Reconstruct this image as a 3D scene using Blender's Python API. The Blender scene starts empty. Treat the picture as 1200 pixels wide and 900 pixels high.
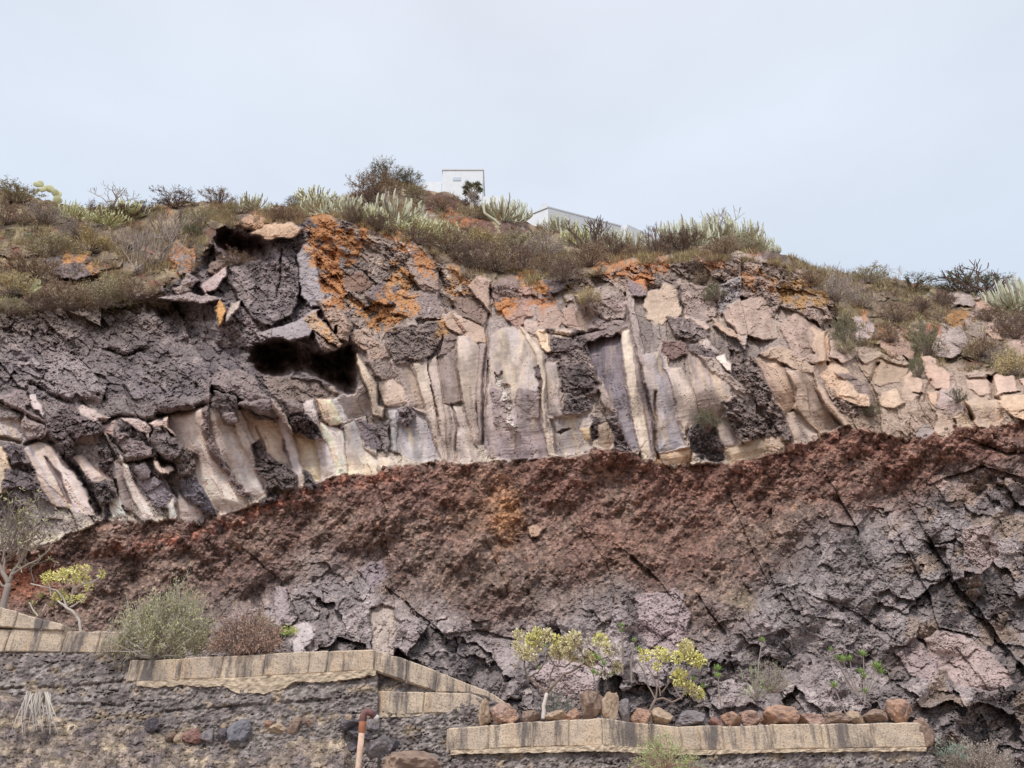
import bpy, bmesh, math, random
import numpy as np
from mathutils import Vector, Matrix, Euler
from math import radians as R

# ------------------------------------------------------------------ camera, sky, sun
scene = bpy.context.scene
random.seed(7)
rng = np.random.default_rng(7)
CAM = np.array([0.0, 0.0, 1.6]); PITCH = R(28); F = 870.0      # F in pixels of a 1200 wide frame
cam_data = bpy.data.cameras.new('camera'); cam_data.sensor_width = 36; cam_data.lens = 36*F/1200
cam_data.clip_start = 0.05; cam_data.clip_end = 3000
cam = bpy.data.objects.new('camera', cam_data); scene.collection.objects.link(cam)
cam.location = CAM; cam.rotation_euler = (R(90)+PITCH, 0, 0); scene.camera = cam

SUN_EL, SUN_AZ = R(57), R(205)            # azimuth clockwise from +Y (into the picture)
world = bpy.data.worlds.new('World'); scene.world = world; world.use_nodes = True
wn, wl = world.node_tree.nodes, world.node_tree.links
wn.clear()
wo = wn.new('ShaderNodeOutputWorld'); bg = wn.new('ShaderNodeBackground'); bg.inputs['Strength'].default_value = 0.1
sky = wn.new('ShaderNodeTexSky'); sky.sky_type = 'NISHITA'; sky.sun_disc = False
sky.sun_elevation = SUN_EL; sky.sun_rotation = SUN_AZ
tc = wn.new('ShaderNodeTexCoord'); sep = wn.new('ShaderNodeSeparateXYZ'); wl.new(tc.outputs['Generated'], sep.inputs[0])
ramp = wn.new('ShaderNodeValToRGB'); wl.new(sep.outputs['Z'], ramp.inputs[0])
ramp.color_ramp.elements[0].position = 0.45; ramp.color_ramp.elements[0].color = (0.69, 0.785, 0.92, 1)
ramp.color_ramp.elements[1].position = 0.95; ramp.color_ramp.elements[1].color = (0.745, 0.775, 0.85, 1)
cn = wn.new('ShaderNodeTexNoise'); cn.inputs['Scale'].default_value = 2.2; cn.inputs['Detail'].default_value = 4
mpw = wn.new('ShaderNodeMapping'); mpw.inputs['Scale'].default_value = (1, 1, 2.5)
wl.new(tc.outputs['Generated'], mpw.inputs[0]); wl.new(mpw.outputs[0], cn.inputs['Vector'])
cr = wn.new('ShaderNodeMapRange'); cr.inputs[1].default_value = .3; cr.inputs[2].default_value = .7
cr.inputs[3].default_value = 9.1; cr.inputs[4].default_value = 10.3; wl.new(cn.outputs['Fac'], cr.inputs[0])
vm = wn.new('ShaderNodeVectorMath'); vm.operation = 'SCALE'; wl.new(ramp.outputs[0], vm.inputs[0]); wl.new(cr.outputs[0], vm.inputs['Scale'])
mx = wn.new('ShaderNodeMix'); mx.data_type = 'RGBA'; mx.inputs[0].default_value = 0.95
wl.new(sky.outputs[0], mx.inputs[6]); wl.new(vm.outputs[0], mx.inputs[7])
wl.new(mx.outputs[2], bg.inputs['Color']); wl.new(bg.outputs[0], wo.inputs[0])

sun_data = bpy.data.lights.new('sun', 'SUN'); sun_data.energy = 2.45; sun_data.angle = R(14); sun_data.color = (1, .955, .91)
sun = bpy.data.objects.new('sun', sun_data); scene.collection.objects.link(sun)
sd = Vector((math.sin(SUN_AZ)*math.cos(SUN_EL), math.cos(SUN_AZ)*math.cos(SUN_EL), math.sin(SUN_EL)))
sun.rotation_euler = sd.to_track_quat('Z', 'Y').to_euler()
scene.view_settings.view_transform = 'Standard'; scene.view_settings.look = 'None'
scene.view_settings.exposure = 0.14; scene.view_settings.gamma = 1.0
scene.cycles.max_bounces = 5; scene.cycles.diffuse_bounces = 3; scene.cycles.glossy_bounces = 1

# ------------------------------------------------------------------ helpers
C = scene.collection
cp, sp = math.cos(PITCH), math.sin(PITCH)
def at(px, py, Y):
    """world point at depth Y seen at photo position px,py (arrays welcome)"""
    px = np.asarray(px, float); py = np.asarray(py, float)
    u = (px-600)/F; v = (450-py)/F
    ry = cp - v*sp; rz = sp + v*cp
    k = Y/ry
    return np.stack([u*k, ry*k, CAM[2]+rz*k], -1)
def V(px, py, Y): return Vector(at(px, py, Y).tolist())

def lin(c):
    c = np.asarray(c, float)/255.0
    return np.where(c < .04045, c/12.92, ((c+.055)/1.055)**2.4)

def tag(o, label=None, cat=None, group=None, kind=None):
    if label: o['label'] = label
    if cat: o['category'] = cat
    if group: o['group'] = group
    if kind: o['kind'] = kind
    return o
def empty(name, loc=(0, 0, 0)):
    o = bpy.data.objects.new(name, None); o.location = loc; o.empty_display_size = .2; C.objects.link(o); return o
def link(name, me, parent=None, loc=None):
    o = bpy.data.objects.new(name, me); C.objects.link(o)
    if parent is not None:
        o.parent = parent
    if loc is not None: o.location = loc
    return o
def mesh_np(name, verts, faces, mat=None, cols=None, smooth=False):
    me = bpy.data.meshes.new(name)
    verts = np.ascontiguousarray(verts, dtype=np.float32); faces = np.ascontiguousarray(faces, dtype=np.int32)
    n, k = faces.shape
    me.vertices.add(len(verts)); me.vertices.foreach_set('co', verts.ravel())
    me.loops.add(n*k); me.loops.foreach_set('vertex_index', faces.ravel())
    me.polygons.add(n); me.polygons.foreach_set('loop_start', np.arange(0, n*k, k, dtype=np.int32))
    me.polygons.foreach_set('use_smooth', np.full(n, smooth))
    if cols is not None:
        a = me.attributes.new('Col', 'FLOAT_COLOR', 'POINT')
        cc = np.ones((len(verts), 4), np.float32); cc[:, :3] = cols; a.data.foreach_set('color', cc.ravel())
    me.update(calc_edges=True)
    if mat: me.materials.append(mat)
    return me
def tri_mesh(name, verts, faces, mats, midx=None, smooth=False):
    me = bpy.data.meshes.new(name); me.from_pydata([tuple(v) for v in verts], [], faces)
    for m in mats: me.materials.append(m)
    if midx is not None: me.polygons.foreach_set('material_index', midx)
    if smooth: me.polygons.foreach_set('use_smooth', [True]*len(faces))
    me.update(); return me

# ---- noise
_G = np.random.default_rng(3).normal(size=(4096, 2)).astype(np.float32); _G /= np.linalg.norm(_G, axis=1, keepdims=True)
_P = np.random.default_rng(4).integers(0, 1 << 30, 4096).astype(np.int64)
def hsh(i, j, s):
    return (_P[(i + _P[(j + s*131) & 4095]) & 4095]) & 4095
def perlin(x, y, s=0):
    xi = np.floor(x).astype(np.int64); yi = np.floor(y).astype(np.int64)
    xf = (x-xi).astype(np.float32); yf = (y-yi).astype(np.float32)
    u = xf*xf*xf*(xf*(xf*6-15)+10); v = yf*yf*yf*(yf*(yf*6-15)+10)
    def g(a, b):
        q = _G[hsh(xi+a, yi+b, s)]
        return q[..., 0]*(xf-a)+q[..., 1]*(yf-b)
    a, b, c, d = g(0, 0), g(1, 0), g(0, 1), g(1, 1)
    return (a+(b-a)*u)*(1-v)+(c+(d-c)*u)*v
def fbm(x, y, o=4, s=0, gain=.5):
    t = 0; a = 1.0; f = 1.0
    for k in range(o):
        t = t+a*perlin(x*f, y*f, s+k); a *= gain; f *= 2.03
    return t
_R = np.random.default_rng(5).random((4096, 5)).astype(np.float32)
def worley(x, y, s=0):
    xi = np.floor(x).astype(np.int64); yi = np.floor(y).astype(np.int64)
    f1 = np.full(x.shape, 9., np.float32); f2 = f1.copy(); hid = np.zeros(x.shape, np.int64)
    bx = np.zeros(x.shape, np.float32); by = bx.copy()
    for a in (-1, 0, 1):
        for b in (-1, 0, 1):
            h = hsh(xi+a, yi+b, s); r = _R[h]
            dx = (x-(xi+a+r[..., 0])).astype(np.float32); dy = (y-(yi+b+r[..., 1])).astype(np.float32)
            d = dx*dx+dy*dy
            m = d < f1
            f2 = np.where(m, f1, np.minimum(f2, d))
            f1 = np.where(m, d, f1); hid = np.where(m, h, hid); bx = np.where(m, dx, bx); by = np.where(m, dy, by)
    return np.sqrt(f1), np.sqrt(f2), _R[hid][..., 2], _R[hid][..., 3], _R[hid][..., 4], bx, by
def facets(x, y, s, off, tilt, crack=0., cw=.12):
    f1, f2, a, b, c, dx, dy = worley(x, y, s)
    h = off*(a-.5)*2+tilt*(b-.5)*2*dx+tilt*(c-.5)*2*dy
    if crack: h = h-crack*np.clip(1-(f2-f1)/cw, 0, 1)
    return h, a
def ss(a, b, x):
    t = np.clip((x-a)/(b-a), 0, 1); return t*t*(3-2*t)
def cur(pts, x):
    p = np.array(pts, float); return np.interp(x, p[:, 0], p[:, 1])

# ------------------------------------------------------------------ materials
def rock_mat(name, fine=9., bump=.6, colvar=.35, rough=.95, spec=.15):
    m = bpy.data.materials.new(name); m.use_nodes = True; nt = m.node_tree; n, l = nt.nodes, nt.links
    b = n['Principled BSDF']; b.inputs['Roughness'].default_value = rough; b.inputs['Specular IOR Level'].default_value = spec
    at_ = n.new('ShaderNodeAttribute'); at_.attribute_name = 'Col'
    co = n.new('ShaderNodeTexCoord')
    n1 = n.new('ShaderNodeTexNoise'); n1.inputs['Scale'].default_value = fine; n1.inputs['Detail'].default_value = 8; n1.inputs['Roughness'].default_value = .7
    l.new(co.outputs['Object'], n1.inputs['Vector'])
    mr = n.new('ShaderNodeMapRange'); mr.inputs[1].default_value = .34; mr.inputs[2].default_value = .66
    mr.inputs[3].default_value = 1-colvar; mr.inputs[4].default_value = 1+colvar
    l.new(n1.outputs['Fac'], mr.inputs[0])
    sc = n.new('ShaderNodeVectorMath'); sc.operation = 'SCALE'; l.new(at_.outputs['Color'], sc.inputs[0]); l.new(mr.outputs[0], sc.inputs['Scale'])
    l.new(sc.outputs[0], b.inputs['Base Color'])
    n2 = n.new('ShaderNodeTexNoise'); n2.inputs['Scale'].default_value = fine*2.2; n2.inputs['Detail'].default_value = 6; n2.inputs['Roughness'].default_value = .65
    l.new(co.outputs['Object'], n2.inputs['Vector'])
    bp = n.new('ShaderNodeBump'); bp.inputs['Strength'].default_value = bump; bp.inputs['Distance'].default_value = .06
    l.new(n2.outputs['Fac'], bp.inputs['Height']); l.new(bp.outputs[0], b.inputs['Normal'])
    return m
MAT_ROCK = rock_mat('rough_rock', 9, 1.0, .42)
MAT_SMOOTH = rock_mat('smooth_basalt', 6, .28, .14)
MAT_CINDER = rock_mat('cinder', 14, 1.0, .45)

# ------------------------------------------------------------------ the cliff: strata curves (photo positions of the layer borders)
SKY = [(-300,205),(0,222),(30,226),(50,234),(100,243),(150,245),(200,238),(230,236),(260,238),(300,242),(350,240),(400,234),(430,222),(450,212),(480,214),(500,224),(530,228),(545,236),(560,240),(590,248),(620,262),(660,272),(700,278),(745,286),(790,285),(850,284),(905,292),(930,302),(955,314),(1000,320),(1050,326),(1100,336),(1150,345),(1200,352),(1500,375)]
VEG = [(-300,360),(0,356),(60,357),(120,352),(170,342),(190,336),(215,325),(235,300),(255,268),(290,256),(350,258),(380,252),(430,262),(480,281),(520,306),(560,328),(600,335),(640,330),(700,318),(750,304),(800,302),(850,300),(900,302),(940,318),(975,350),(1000,395),(1040,415),(1100,425),(1150,434),(1200,440),(1500,450)]
BOT = [(-300,660),(0,650),(40,640),(60,636),(100,620),(125,610),(180,612),(240,606),(280,598),(320,582),(350,572),(375,564),(400,556),(430,552),(460,545),(520,541),(560,541),(600,541),(640,536),(670,532),(690,526),(735,526),(750,535),(790,546),(850,543),(880,536),(920,524),(945,516),(990,500),(1020,505),(1060,516),(1090,508),(1120,498),(1160,503),(1200,492),(1500,470)]
TOPC = [(-300,475),(0,470),(100,468),(190,472),(260,470),(330,468),(370,462),(400,440),(412,400),(450,385),(540,360),(600,350),(700,340),(760,335),(830,335),(900,350),(1000,395),(1100,420),(1200,440),(1500,450)]
GREY = [(-300,800),(0,800),(200,742),(260,718),(320,686),(380,650),(430,664),(480,700),(540,722),(600,730),(660,705),(720,690),(780,715),(840,722),(880,700),(905,655),(935,640),(960,610),(1000,600),(1060,590),(1120,560),(1200,545),(1500,520)]

step = 1.12
core = np.arange(-24, 1225, step)
left = -24-np.cumsum(np.linspace(1.5, 14, 32))[::-1]; right = core[-1]+np.cumsum(np.linspace(1.5, 14, 32))
PXc = np.concatenate([left, core, right])
s_line = cur(SKY, PXc)+3.5*perlin(PXc/14, PXc*0+.5, 9)+2*perlin(PXc/5, PXc*0+.5, 19)
T = np.concatenate([np.linspace(-.16, 0, 14)[:-1], np.linspace(0, 1, 620)])
PX = np.repeat(PXc[None, :], len(T), 0)
BOTROW = 925.0
PY = BOTROW+(s_line[None, :]-BOTROW)*T[:, None]
nr, nc = PX.shape
cs, cv, cb, ct, cg = [np.repeat(cur(k, PXc)[None, :], nr, 0) for k in (SKY, VEG, BOT, TOPC, GREY)]

# rough borders
wx = 5*fbm(PX/22, PY/22, 4, 40); wy = 5*fbm(PX/22, PY/22, 4, 50)
X, Yp = PX+wx*.6, PY+wy*.6
# base depth (metres into the picture)
YB = 18.8+cur([(-300,-1.5),(0,-1.0),(300,0),(600,.5),(900,.2),(1200,-1.0),(1500,-3)], PX)
Ybase = np.empty_like(PX)
d_low = np.clip((PY-cb)/(BOTROW-cb), -1, 1.3)
lowY = YB-.15-(YB-15.2)*ss(0, 1, d_low)*.9-.6*np.clip(d_low, 0, 2)
k1 = np.clip((cb-PY)/(cb-cv), 0, 1)
midY = YB+.3*k1+2.6*ss(.35, 1, k1)
topd = cur([(-300,30),(0,31),(250,31),(450,38),(560,40),(700,36),(900,33),(1200,31),(1500,28)], PX)
k2 = np.clip((cv-PY)/np.maximum(cv-cs, 8), 0, 1.1)
topY = YB+2.9+(topd-YB-2.9)*k2**1.25
Ybase = np.where(PY > cb, lowY, np.where(PY > cv, midY, topY))
# soften kinks along the rows
for _ in range(14):
    Ybase[1:-1] = (Ybase[:-2]+2*Ybase[1:-1]+Ybase[2:])/4

# ---- zones (soft masks)
zB = ss(-2.5, 2.5, (cb+3*fbm(PX/9, PY/9, 3, 61))-PY)           # 1 above the column feet
zV = ss(-6, 6, (cv+9*fbm(PX/18, PY/18, 3, 62))-PY)             # 1 on the scrub slope
zT = ss(-6, 6, PY-(ct+8*fbm(PX/20, PY/20, 3, 63)))             # 1 below the colonnade top
zG = ss(-40, 44, PY-(cg+34*fbm(PX/60, PY/60, 4, 64)))          # 1 on the grey rock at the foot
zCol = zB*zT; zUp = zB*(1-zT)*(1-zV); zCin = (1-zB)*(1-zG); zGry = (1-zB)*zG

# ---- relief, metres toward the viewer
lean = cur([(-300,.6),(0,.6),(250,.5),(400,.3),(520,.1),(700,.06),(800,.2),(880,.5),(1000,.6),(1500,.5)], PX)
h = np.zeros_like(PX); 
lowf = .8*fbm(PX/170, PY/130, 3, 70)
# shear coordinates along the columns
U = X-lean*(Yp-520); W = Yp
# colonnade filler
hc1, ac1 = facets(U/34, W/130, 1, .16, .30, .03, .05)
hc2, ac2 = facets(U/17, W/34, 2, .05, .08)
hc3, ac3 = facets(U/6, W/8, 3, .03, .04)
hcol = hc1+hc2+hc3+.04*fbm(PX/6, PY/6, 3, 71)
# upper basalt: slanting broken slabs
ang = R(-24); xr = X*math.cos(ang)+Yp*math.sin(ang); yr = -X*math.sin(ang)+Yp*math.cos(ang)
ang2 = R(38); xq = X*math.cos(ang2)+Yp*math.sin(ang2); yq = -X*math.sin(ang2)+Yp*math.cos(ang2)
LM = ss(430, 380, PX)                                    # 1 on the left part
ua, uaa = facets(xq/62, yq/34, 11, .20, .38)
ub, uba = facets((xq+6*fbm(PX/25,PY/25,3,16))/24, (yq+4*fbm(PX/25,PY/25,3,17))/12, 12, .09, .16)
uc, uca = facets((xq+4*fbm(PX/12, PY/12, 2, 15))/12, yq/6, 13, .06, .11, .02)
ud, uda = facets(X/5.5, Yp/3.6, 14, .035, .06)
hup = ua+ub+uc+ud+.10*fbm(PX/14, PY/10, 5, 72)
# cinder: lumps and gullies
f1, f2, ca, _, _, _, _ = worley(X/5.2, Yp/4.6, 21)
g1, g2, cb2, _, _, _, _ = worley(X/11, Yp/9, 22)
gul = fbm((PX+.9*PY)/46, (PY-.5*PX)/190, 4, 73)
gul2 = fbm((PX+.3*PY)/24, (PY)/120, 3, 77)
f3, f4, ca3, _, _, _, _ = worley(X/3.1, Yp/2.9, 23)
hcin = .045*(1-f3)*(.4+ca3)+.06*(1-f1)*(.4+ca)+.07*(1-g1)*cb2+.17*gul+.15*gul2+.34*fbm(PX/55, PY/42, 4, 79)+.2*gul+.10*fbm(PX/15, PY/15, 5, 74)
# grey foot rock
qx = xq+16*fbm(PX/34, PY/34, 3, 5); qy = yq+16*fbm(PX/34, PY/34, 3, 6)
rx_ = xr+7*fbm(PX/15, PY/15, 3, 7); ry_ = yr+7*fbm(PX/15, PY/15, 3, 8)
ga, gaa = facets(qx/120, qy/64, 31, .2, .42)
gb, gba = facets(qx/44, qy/25, 32, .12, .26)
gc, gca = facets(rx_/17, ry_/12, 33, .05, .11)
gd, gda = facets(X/7, Yp/4.6, 34, .035, .07)
ge, gea = facets(X/3.4, Yp/2.6, 35, .018, .03)
calm = ss(.0, .25, fbm(PX/70, PY/60, 3, 75))              # smooth pale slabs
rid = .16-np.abs(fbm(PX/40, PY/60, 4, 88))
hgry = ga+gb*(1-.3*calm)+gc*(1-.6*calm)+(.75*gd+.8*ge)*(1-.75*calm)+.13*fbm(PX/42, PY/34, 6, 76, .45)+.12*rid+.25*gul*(1-ss(860, 900, PY))
# scrub slope
sa, saa = facets(X/40, Yp/22, 41, .5, .6, .0)
sb, sba = facets(X/14, Yp/9, 42, .22, .25)
hveg = .5*sa+.45*sb+.35*fbm(PX/18, PY/12, 4, 78)
h = lowf+zCol*hcol*(1-zV)+zUp*hup+zCin*hcin+zGry*hgry+zV*hveg*ss(0, 14, PY-cs)
crU = ss(.045, .0, np.abs(fbm((xq+5*fbm(PX/10, PY/10, 2, 121))/30, yq/8, 4, 120, .6)))
crU2 = ss(.05, .0, np.abs(fbm((xr+5*fbm(PX/10, PY/10, 2, 122))/34, yr/14, 4, 123, .6)))
crC = ss(.022, .0, np.abs(fbm(U/16, W/120, 4, 124, .55)))
crH = ss(.012, .0, np.abs(fbm(U/70, (W+.2*U)/26, 3, 125)))
grain = perlin(PX/2.3, PY/2.1, 126)
patchy = ss(-.25, .2, fbm(PX/45, PY/40, 3, 127))
h += -(.11*crU+.07*crU2)*patchy*np.clip(zUp+zGry*.4, 0, 1)-(.06*crC+.02*crH)*zCol*(1-zV)*(LM*.5+.5)+.022*grain*(1-.9*zCol)
# lip: the column feet stand slightly proud of the cinder
h += .16*zB*ss(40, 0, cb-PY)

# ---- colours (display space, converted at the end)
def rgb(c): return np.array(c, float)
def mixc(a, b, m): return a*(1-m[..., None])+b*m[..., None]
n1 = fbm(PX/60, PY/50, 4, 80); n2 = fbm(PX/14, PY/12, 4, 81); n3 = fbm(PX/4, PY/4, 2, 82)
col = np.zeros(PX.shape+(3,))
def patch(base, alt, t, lo=-.25, hi=.3): return mixc(base if base.ndim == 3 else np.broadcast_to(base, col.shape), np.broadcast_to(rgb(alt), col.shape), ss(lo, hi, t))
cUpL = patch(rgb((140,130,134)), (120,111,117), n1); cUpL = patch(cUpL, (152,141,142), n2, .1, .5)
cUpL = mixc(cUpL, np.broadcast_to(rgb((150,134,124)), col.shape), ss(430, 360, PY)*ss(240, 100, PX)*.7)
cUpR = patch(rgb((162,145,136)), (138,124,120), n1); cUpR = patch(cUpR, (184,168,156), n2, .1, .5)
cUpR = mixc(cUpR, np.broadcast_to(rgb((172,152,138)), col.shape), ss(860, 960, PX)*.6)
cUp = mixc(cUpR, cUpL, LM)
cUp = cUp*(1+.22*(uaa-.5)+.16*(uba-.5))[..., None]
cCol = patch(rgb((180,166,160)), (158,145,144), n1); cCol = cCol*(1+.24*(ac1-.5)+.16*(ac2-.5))[..., None]
cCol = mixc(cCol, np.broadcast_to(rgb((132,123,126)), col.shape), ss(400, 260, PX)*.75)
cCol = mixc(cCol, np.broadcast_to(rgb((176,154,138)), col.shape), ss(880, 980, PX)*.7)
redness = .8*np.clip(ss(140, -20, PY-cb)+.7*n1+.25*n2, 0, 1)*cur([(0,.2),(200,.3),(350,.42),(500,.62),(850,.95),(1200,.95)], PX)
cCin = patch(rgb((140,119,110)), (124,105,100), n1)
cCin = mixc(cCin, np.broadcast_to(rgb((142,98,86)), col.shape), redness)
# red seam on the left, orange spots
dseam = PY-(cb+cur([(0,30),(120,34),(180,28),(260,14),(330,8),(400,6),(450,12),(500,14),(560,40)], PX))
seam = np.exp(-(dseam/9)**2)*ss(90, 150, PX)*ss(520, 440, PX)*ss(-.3, .2, n2)
cCin = mixc(cCin, np.broadcast_to(rgb((182,112,94)), col.shape), seam*.6)
def blob(x, y, rx, ry, pw=1.):
    return np.clip(1.25*np.exp(-(((PX-x)/rx)**2+((PY-y)/ry)**2))+.35*n2-.1, 0, 1)
cCin = mixc(cCin, np.broadcast_to(rgb((206,146,100)), col.shape), blob(592,602,19,34)*.9)
cCin = mixc(cCin, np.broadcast_to(rgb((170,105,80)), col.shape), blob(20,680,50,26)*.8)
cCin = mixc(cCin, np.broadcast_to(rgb((150,116,96)), col.shape), blob(560,590,40,50)*.5)
cCin = mixc(cCin, np.broadcast_to(rgb((138,104,92)), col.shape), blob(740,640,110,40)*.6)
cCin = mixc(cCin, np.broadcast_to(rgb((146,128,96)), col.shape), blob(872,703,24,14)*.8)
cCin = cCin*(1+.35*(ca-.5)+.3*(ca3-.5)+.15*(cb2-.5)+.15*n3)[..., None]
cGry = patch(rgb((146,138,142)), (122,114,117), n1); cGry = patch(cGry, (154,144,144), n2, .0, .5)
cGry = mixc(cGry, np.broadcast_to(rgb((164,154,156)), col.shape), calm*.6)
cGry = mixc(cGry, np.broadcast_to(rgb((160,138,120)), col.shape), ss(.05, .3, fbm(PX/45, PY/40, 3, 83))*ss(1000, 1100, PX)*.6)
cGry = cGry*(1+.2*(gaa-.5)+.2*(gba-.5)+.12*(gca-.5))[..., None]
cVeg = patch(rgb((134,118,100)), (112,98,84), n1); cVeg = patch(cVeg, (152,138,110), n2, .0, .4)
cVeg = patch(cVeg, (136,98,82), fbm(PX/26, PY/18, 3, 84), .25, .5)
cVeg = cVeg*(1+.25*(sba-.5))[..., None]
col = cUp*zUp[..., None]+cCol*(zCol*(1-zV))[..., None]+cCin*zCin[..., None]+cGry*zGry[..., None]+cVeg*(zB*zV)[..., None]
# pale mineral crust at the feet of the columns
feet = zB*np.exp(-np.clip(cb-PY, 0, 99)/cur([(0,16),(60,24),(200,12),(450,14),(1200,8)], PX))
col = mixc(col, np.broadcast_to(rgb((216,206,190)), col.shape), np.clip(feet*(.75+n2), 0, 1)*(1-zV)*ss(1000, 900, PX))
# orange lichen
def sdpoly(pts, x, y):
    p = np.array(pts, float); n = len(p)
    d = np.full(x.shape, 1e9); ins = np.zeros(x.shape, bool)
    for i in range(n):
        a, b = p[i], p[(i+1) % n]
        e = b-a; wxx, wyy = x-a[0], y-a[1]
        t = np.clip((wxx*e[0]+wyy*e[1])/max(e@e, 1e-9), 0, 1)
        d = np.minimum(d, (wxx-t*e[0])**2+(wyy-t*e[1])**2)
        c = ((a[1] > y) != (b[1] > y))
        if e[1] != 0: ins ^= c & (x < a[0]+(y-a[1])*e[0]/e[1])
    return np.where(ins, 1, -1)*np.sqrt(d)
def window(pts, pad):
    p = np.array(pts, float)
    c0, c1 = np.searchsorted(PXc, [p[:, 0].min()-pad, p[:, 0].max()+pad])
    if c1 <= c0: return None
    sub = PY[:, c0:c1]
    rows = np.where(((sub > p[:, 1].min()-pad) & (sub < p[:, 1].max()+pad)).any(1))[0]
    if len(rows) == 0: return None
    return slice(rows[0], rows[-1]+1), slice(c0, c1)

REG = np.zeros(PX.shape, np.int32)         # which separate piece of rock a grid point belongs to
ROUGH = ((zCin > .5)).astype(np.int8)
stain = fbm(U/7, W/60, 4, 90); stain2 = fbm(U/20, W/40, 3, 91); stria = fbm(U/60, (W+.15*U)/3.2, 3, 92)
pieces = []                                  # (kind name, label)
def piece(kind, pts, c, lift=.15, bulge=.15, tx=0., ty=0., rough=0., keep=.25, stains=0., edge=1.2, wob=1.3, c2=None, g=0., lip=0., label=None, grow=0.0):
    """one outlined block or column face: own height, tilt (m per 100 px), own colour, painted shade on a few; c2 = colour at its foot"""
    w = window(pts, 6)
    if w is None: return
    if kind == CO: wob = wob*.5
    x = PX[w]+wob*(.7*wx[w]+.35*perlin(PX[w]/5, PY[w]/5, 95)+(2.6*perlin(PX[w]/13, PY[w]/13, 93) if kind != CO else 0)); y = PY[w]+wob*(.7*wy[w]+.35*perlin(PX[w]/5, PY[w]/5, 96)+(2.6*perlin(PX[w]/13, PY[w]/13, 94) if kind != CO else 0))
    sd = sdpoly(pts, x, y)+grow
    m = ss(-edge, edge, sd)
    p = np.array(pts, float); cx, cy = p.mean(0); rr_ = random.Random(int(cx*7+cy*3))
    if kind == CO: lift = lift*.7+(.16 if cx < 400 else 0); stains = max(stains, .22)
    elif cx > 400: bulge = bulge*.2; lift = lift*(.45 if lift < .85 else .65); grow = grow+1.3; tx += rr_.uniform(-.9, .9); ty += rr_.uniform(-.9, .9)
    else: bulge = bulge*.6; tx += rr_.uniform(-.7, .7); ty += rr_.uniform(-.7, .7)
    ex = max(np.ptp(p[:, 0]), 8); ey = max(np.ptp(p[:, 1]), 8); wd = min(ex, ey)*.32
    hh = lowf[w]+lift+bulge*(1-np.exp(-np.clip(sd, 0, 99)/wd))+tx*(x-cx)/100+ty*(y-cy)/100
    hh = hh+lip*np.exp(-np.clip(sd, 0, 99)/2.2)
    if kind != CO and ex > 16:
        ib, iba = facets(x/17+.3*n2[w], y/12, 43, .04, .11); hh = hh+ib*min(1, .35+rough)
    fine = (hcol if zT[w].mean() > .5 else hup)[w]
    hh = hh-.035*crC[w]*(kind == CO)-.05*crH[w]*(kind != CO)-(.10*crU[w]+.06*crU2[w])*min(1, .12+rough)*(kind != CO)+.012*grain[w]*(kind != CO)+keep*fine*(.35 if kind == CO else .6)+rough*(.5*uc[w]+ub[w]*.7+.8*ud[w]+.1*n2[w])+.012*stria[w]
    h[w] = h[w]*(1-m)+hh*m
    def soft(q):
        q = rgb(q); g_ = q.mean(); return (g_+(q-g_)*((.85 if cx < 850 else 1.05) if g_ > 165 else .9))*np.array([1.01, .98, .975])*(.96 if g_ > 165 else .97)
    c = soft(c); c = c+(np.array([178, 157, 144])-c)*(.34 if cx > 860 and cy > 330 and cy < 560 else 0.); c = c*(1.12 if kind == CO and cx < 410 and c.mean() > 165 else 1.); c = c+(np.array([176, 163, 157])-c)*(.22 if kind == CO and np.mean(c) > 150 else 0.); c2 = None if c2 is None else soft(c2)
    cc = np.broadcast_to(rgb(c), x.shape+(3,)).copy()
    if c2 is not None:
        cc = mixc(cc, np.broadcast_to(rgb(c2), cc.shape), ss(p[:, 1].min()+.25*ey, p[:, 1].max(), y))
    cc = cc*(1+.05*stria[w]+.10*n2[w]+(.28*(uda[w]-.5)+.2*(uca[w]-.5))*min(1, rough)+.05*n3[w])[..., None]
    if stains:
        cc = mixc(cc, np.broadcast_to(rgb((168,166,184)), cc.shape), stains*.8*ss(.05, .45, stain[w]))
        cc = mixc(cc, np.broadcast_to(rgb((226,200,158)), cc.shape), stains*.7*ss(.1, .45, -stain[w]+.3*stain2[w]))
        cc = mixc(cc, np.broadcast_to(rgb((146,132,134)), cc.shape), stains*.7*ss(.12, .4, stain2[w]))
    col[w] = col[w]*(1-m[..., None])+cc*m[..., None]
    if kind == CO: col[w] = col[w]*(1-m[..., None]*((.16 if cx > 410 else .05)*ss(.0, .5, fbm(U[w]/16, W[w]/45, 4, 140)+.1))[..., None])
    pieces.append((kind, label)); idx = len(pieces)
    r = REG[w]; r[sd > 0] = idx; REG[w] = r
    q = ROUGH[w]; q[sd > 0] = 1 if rough > .5 else 2; ROUGH[w] = q

CO, RB, BO = 'basalt_column', 'rock_block', 'boulder'
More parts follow.
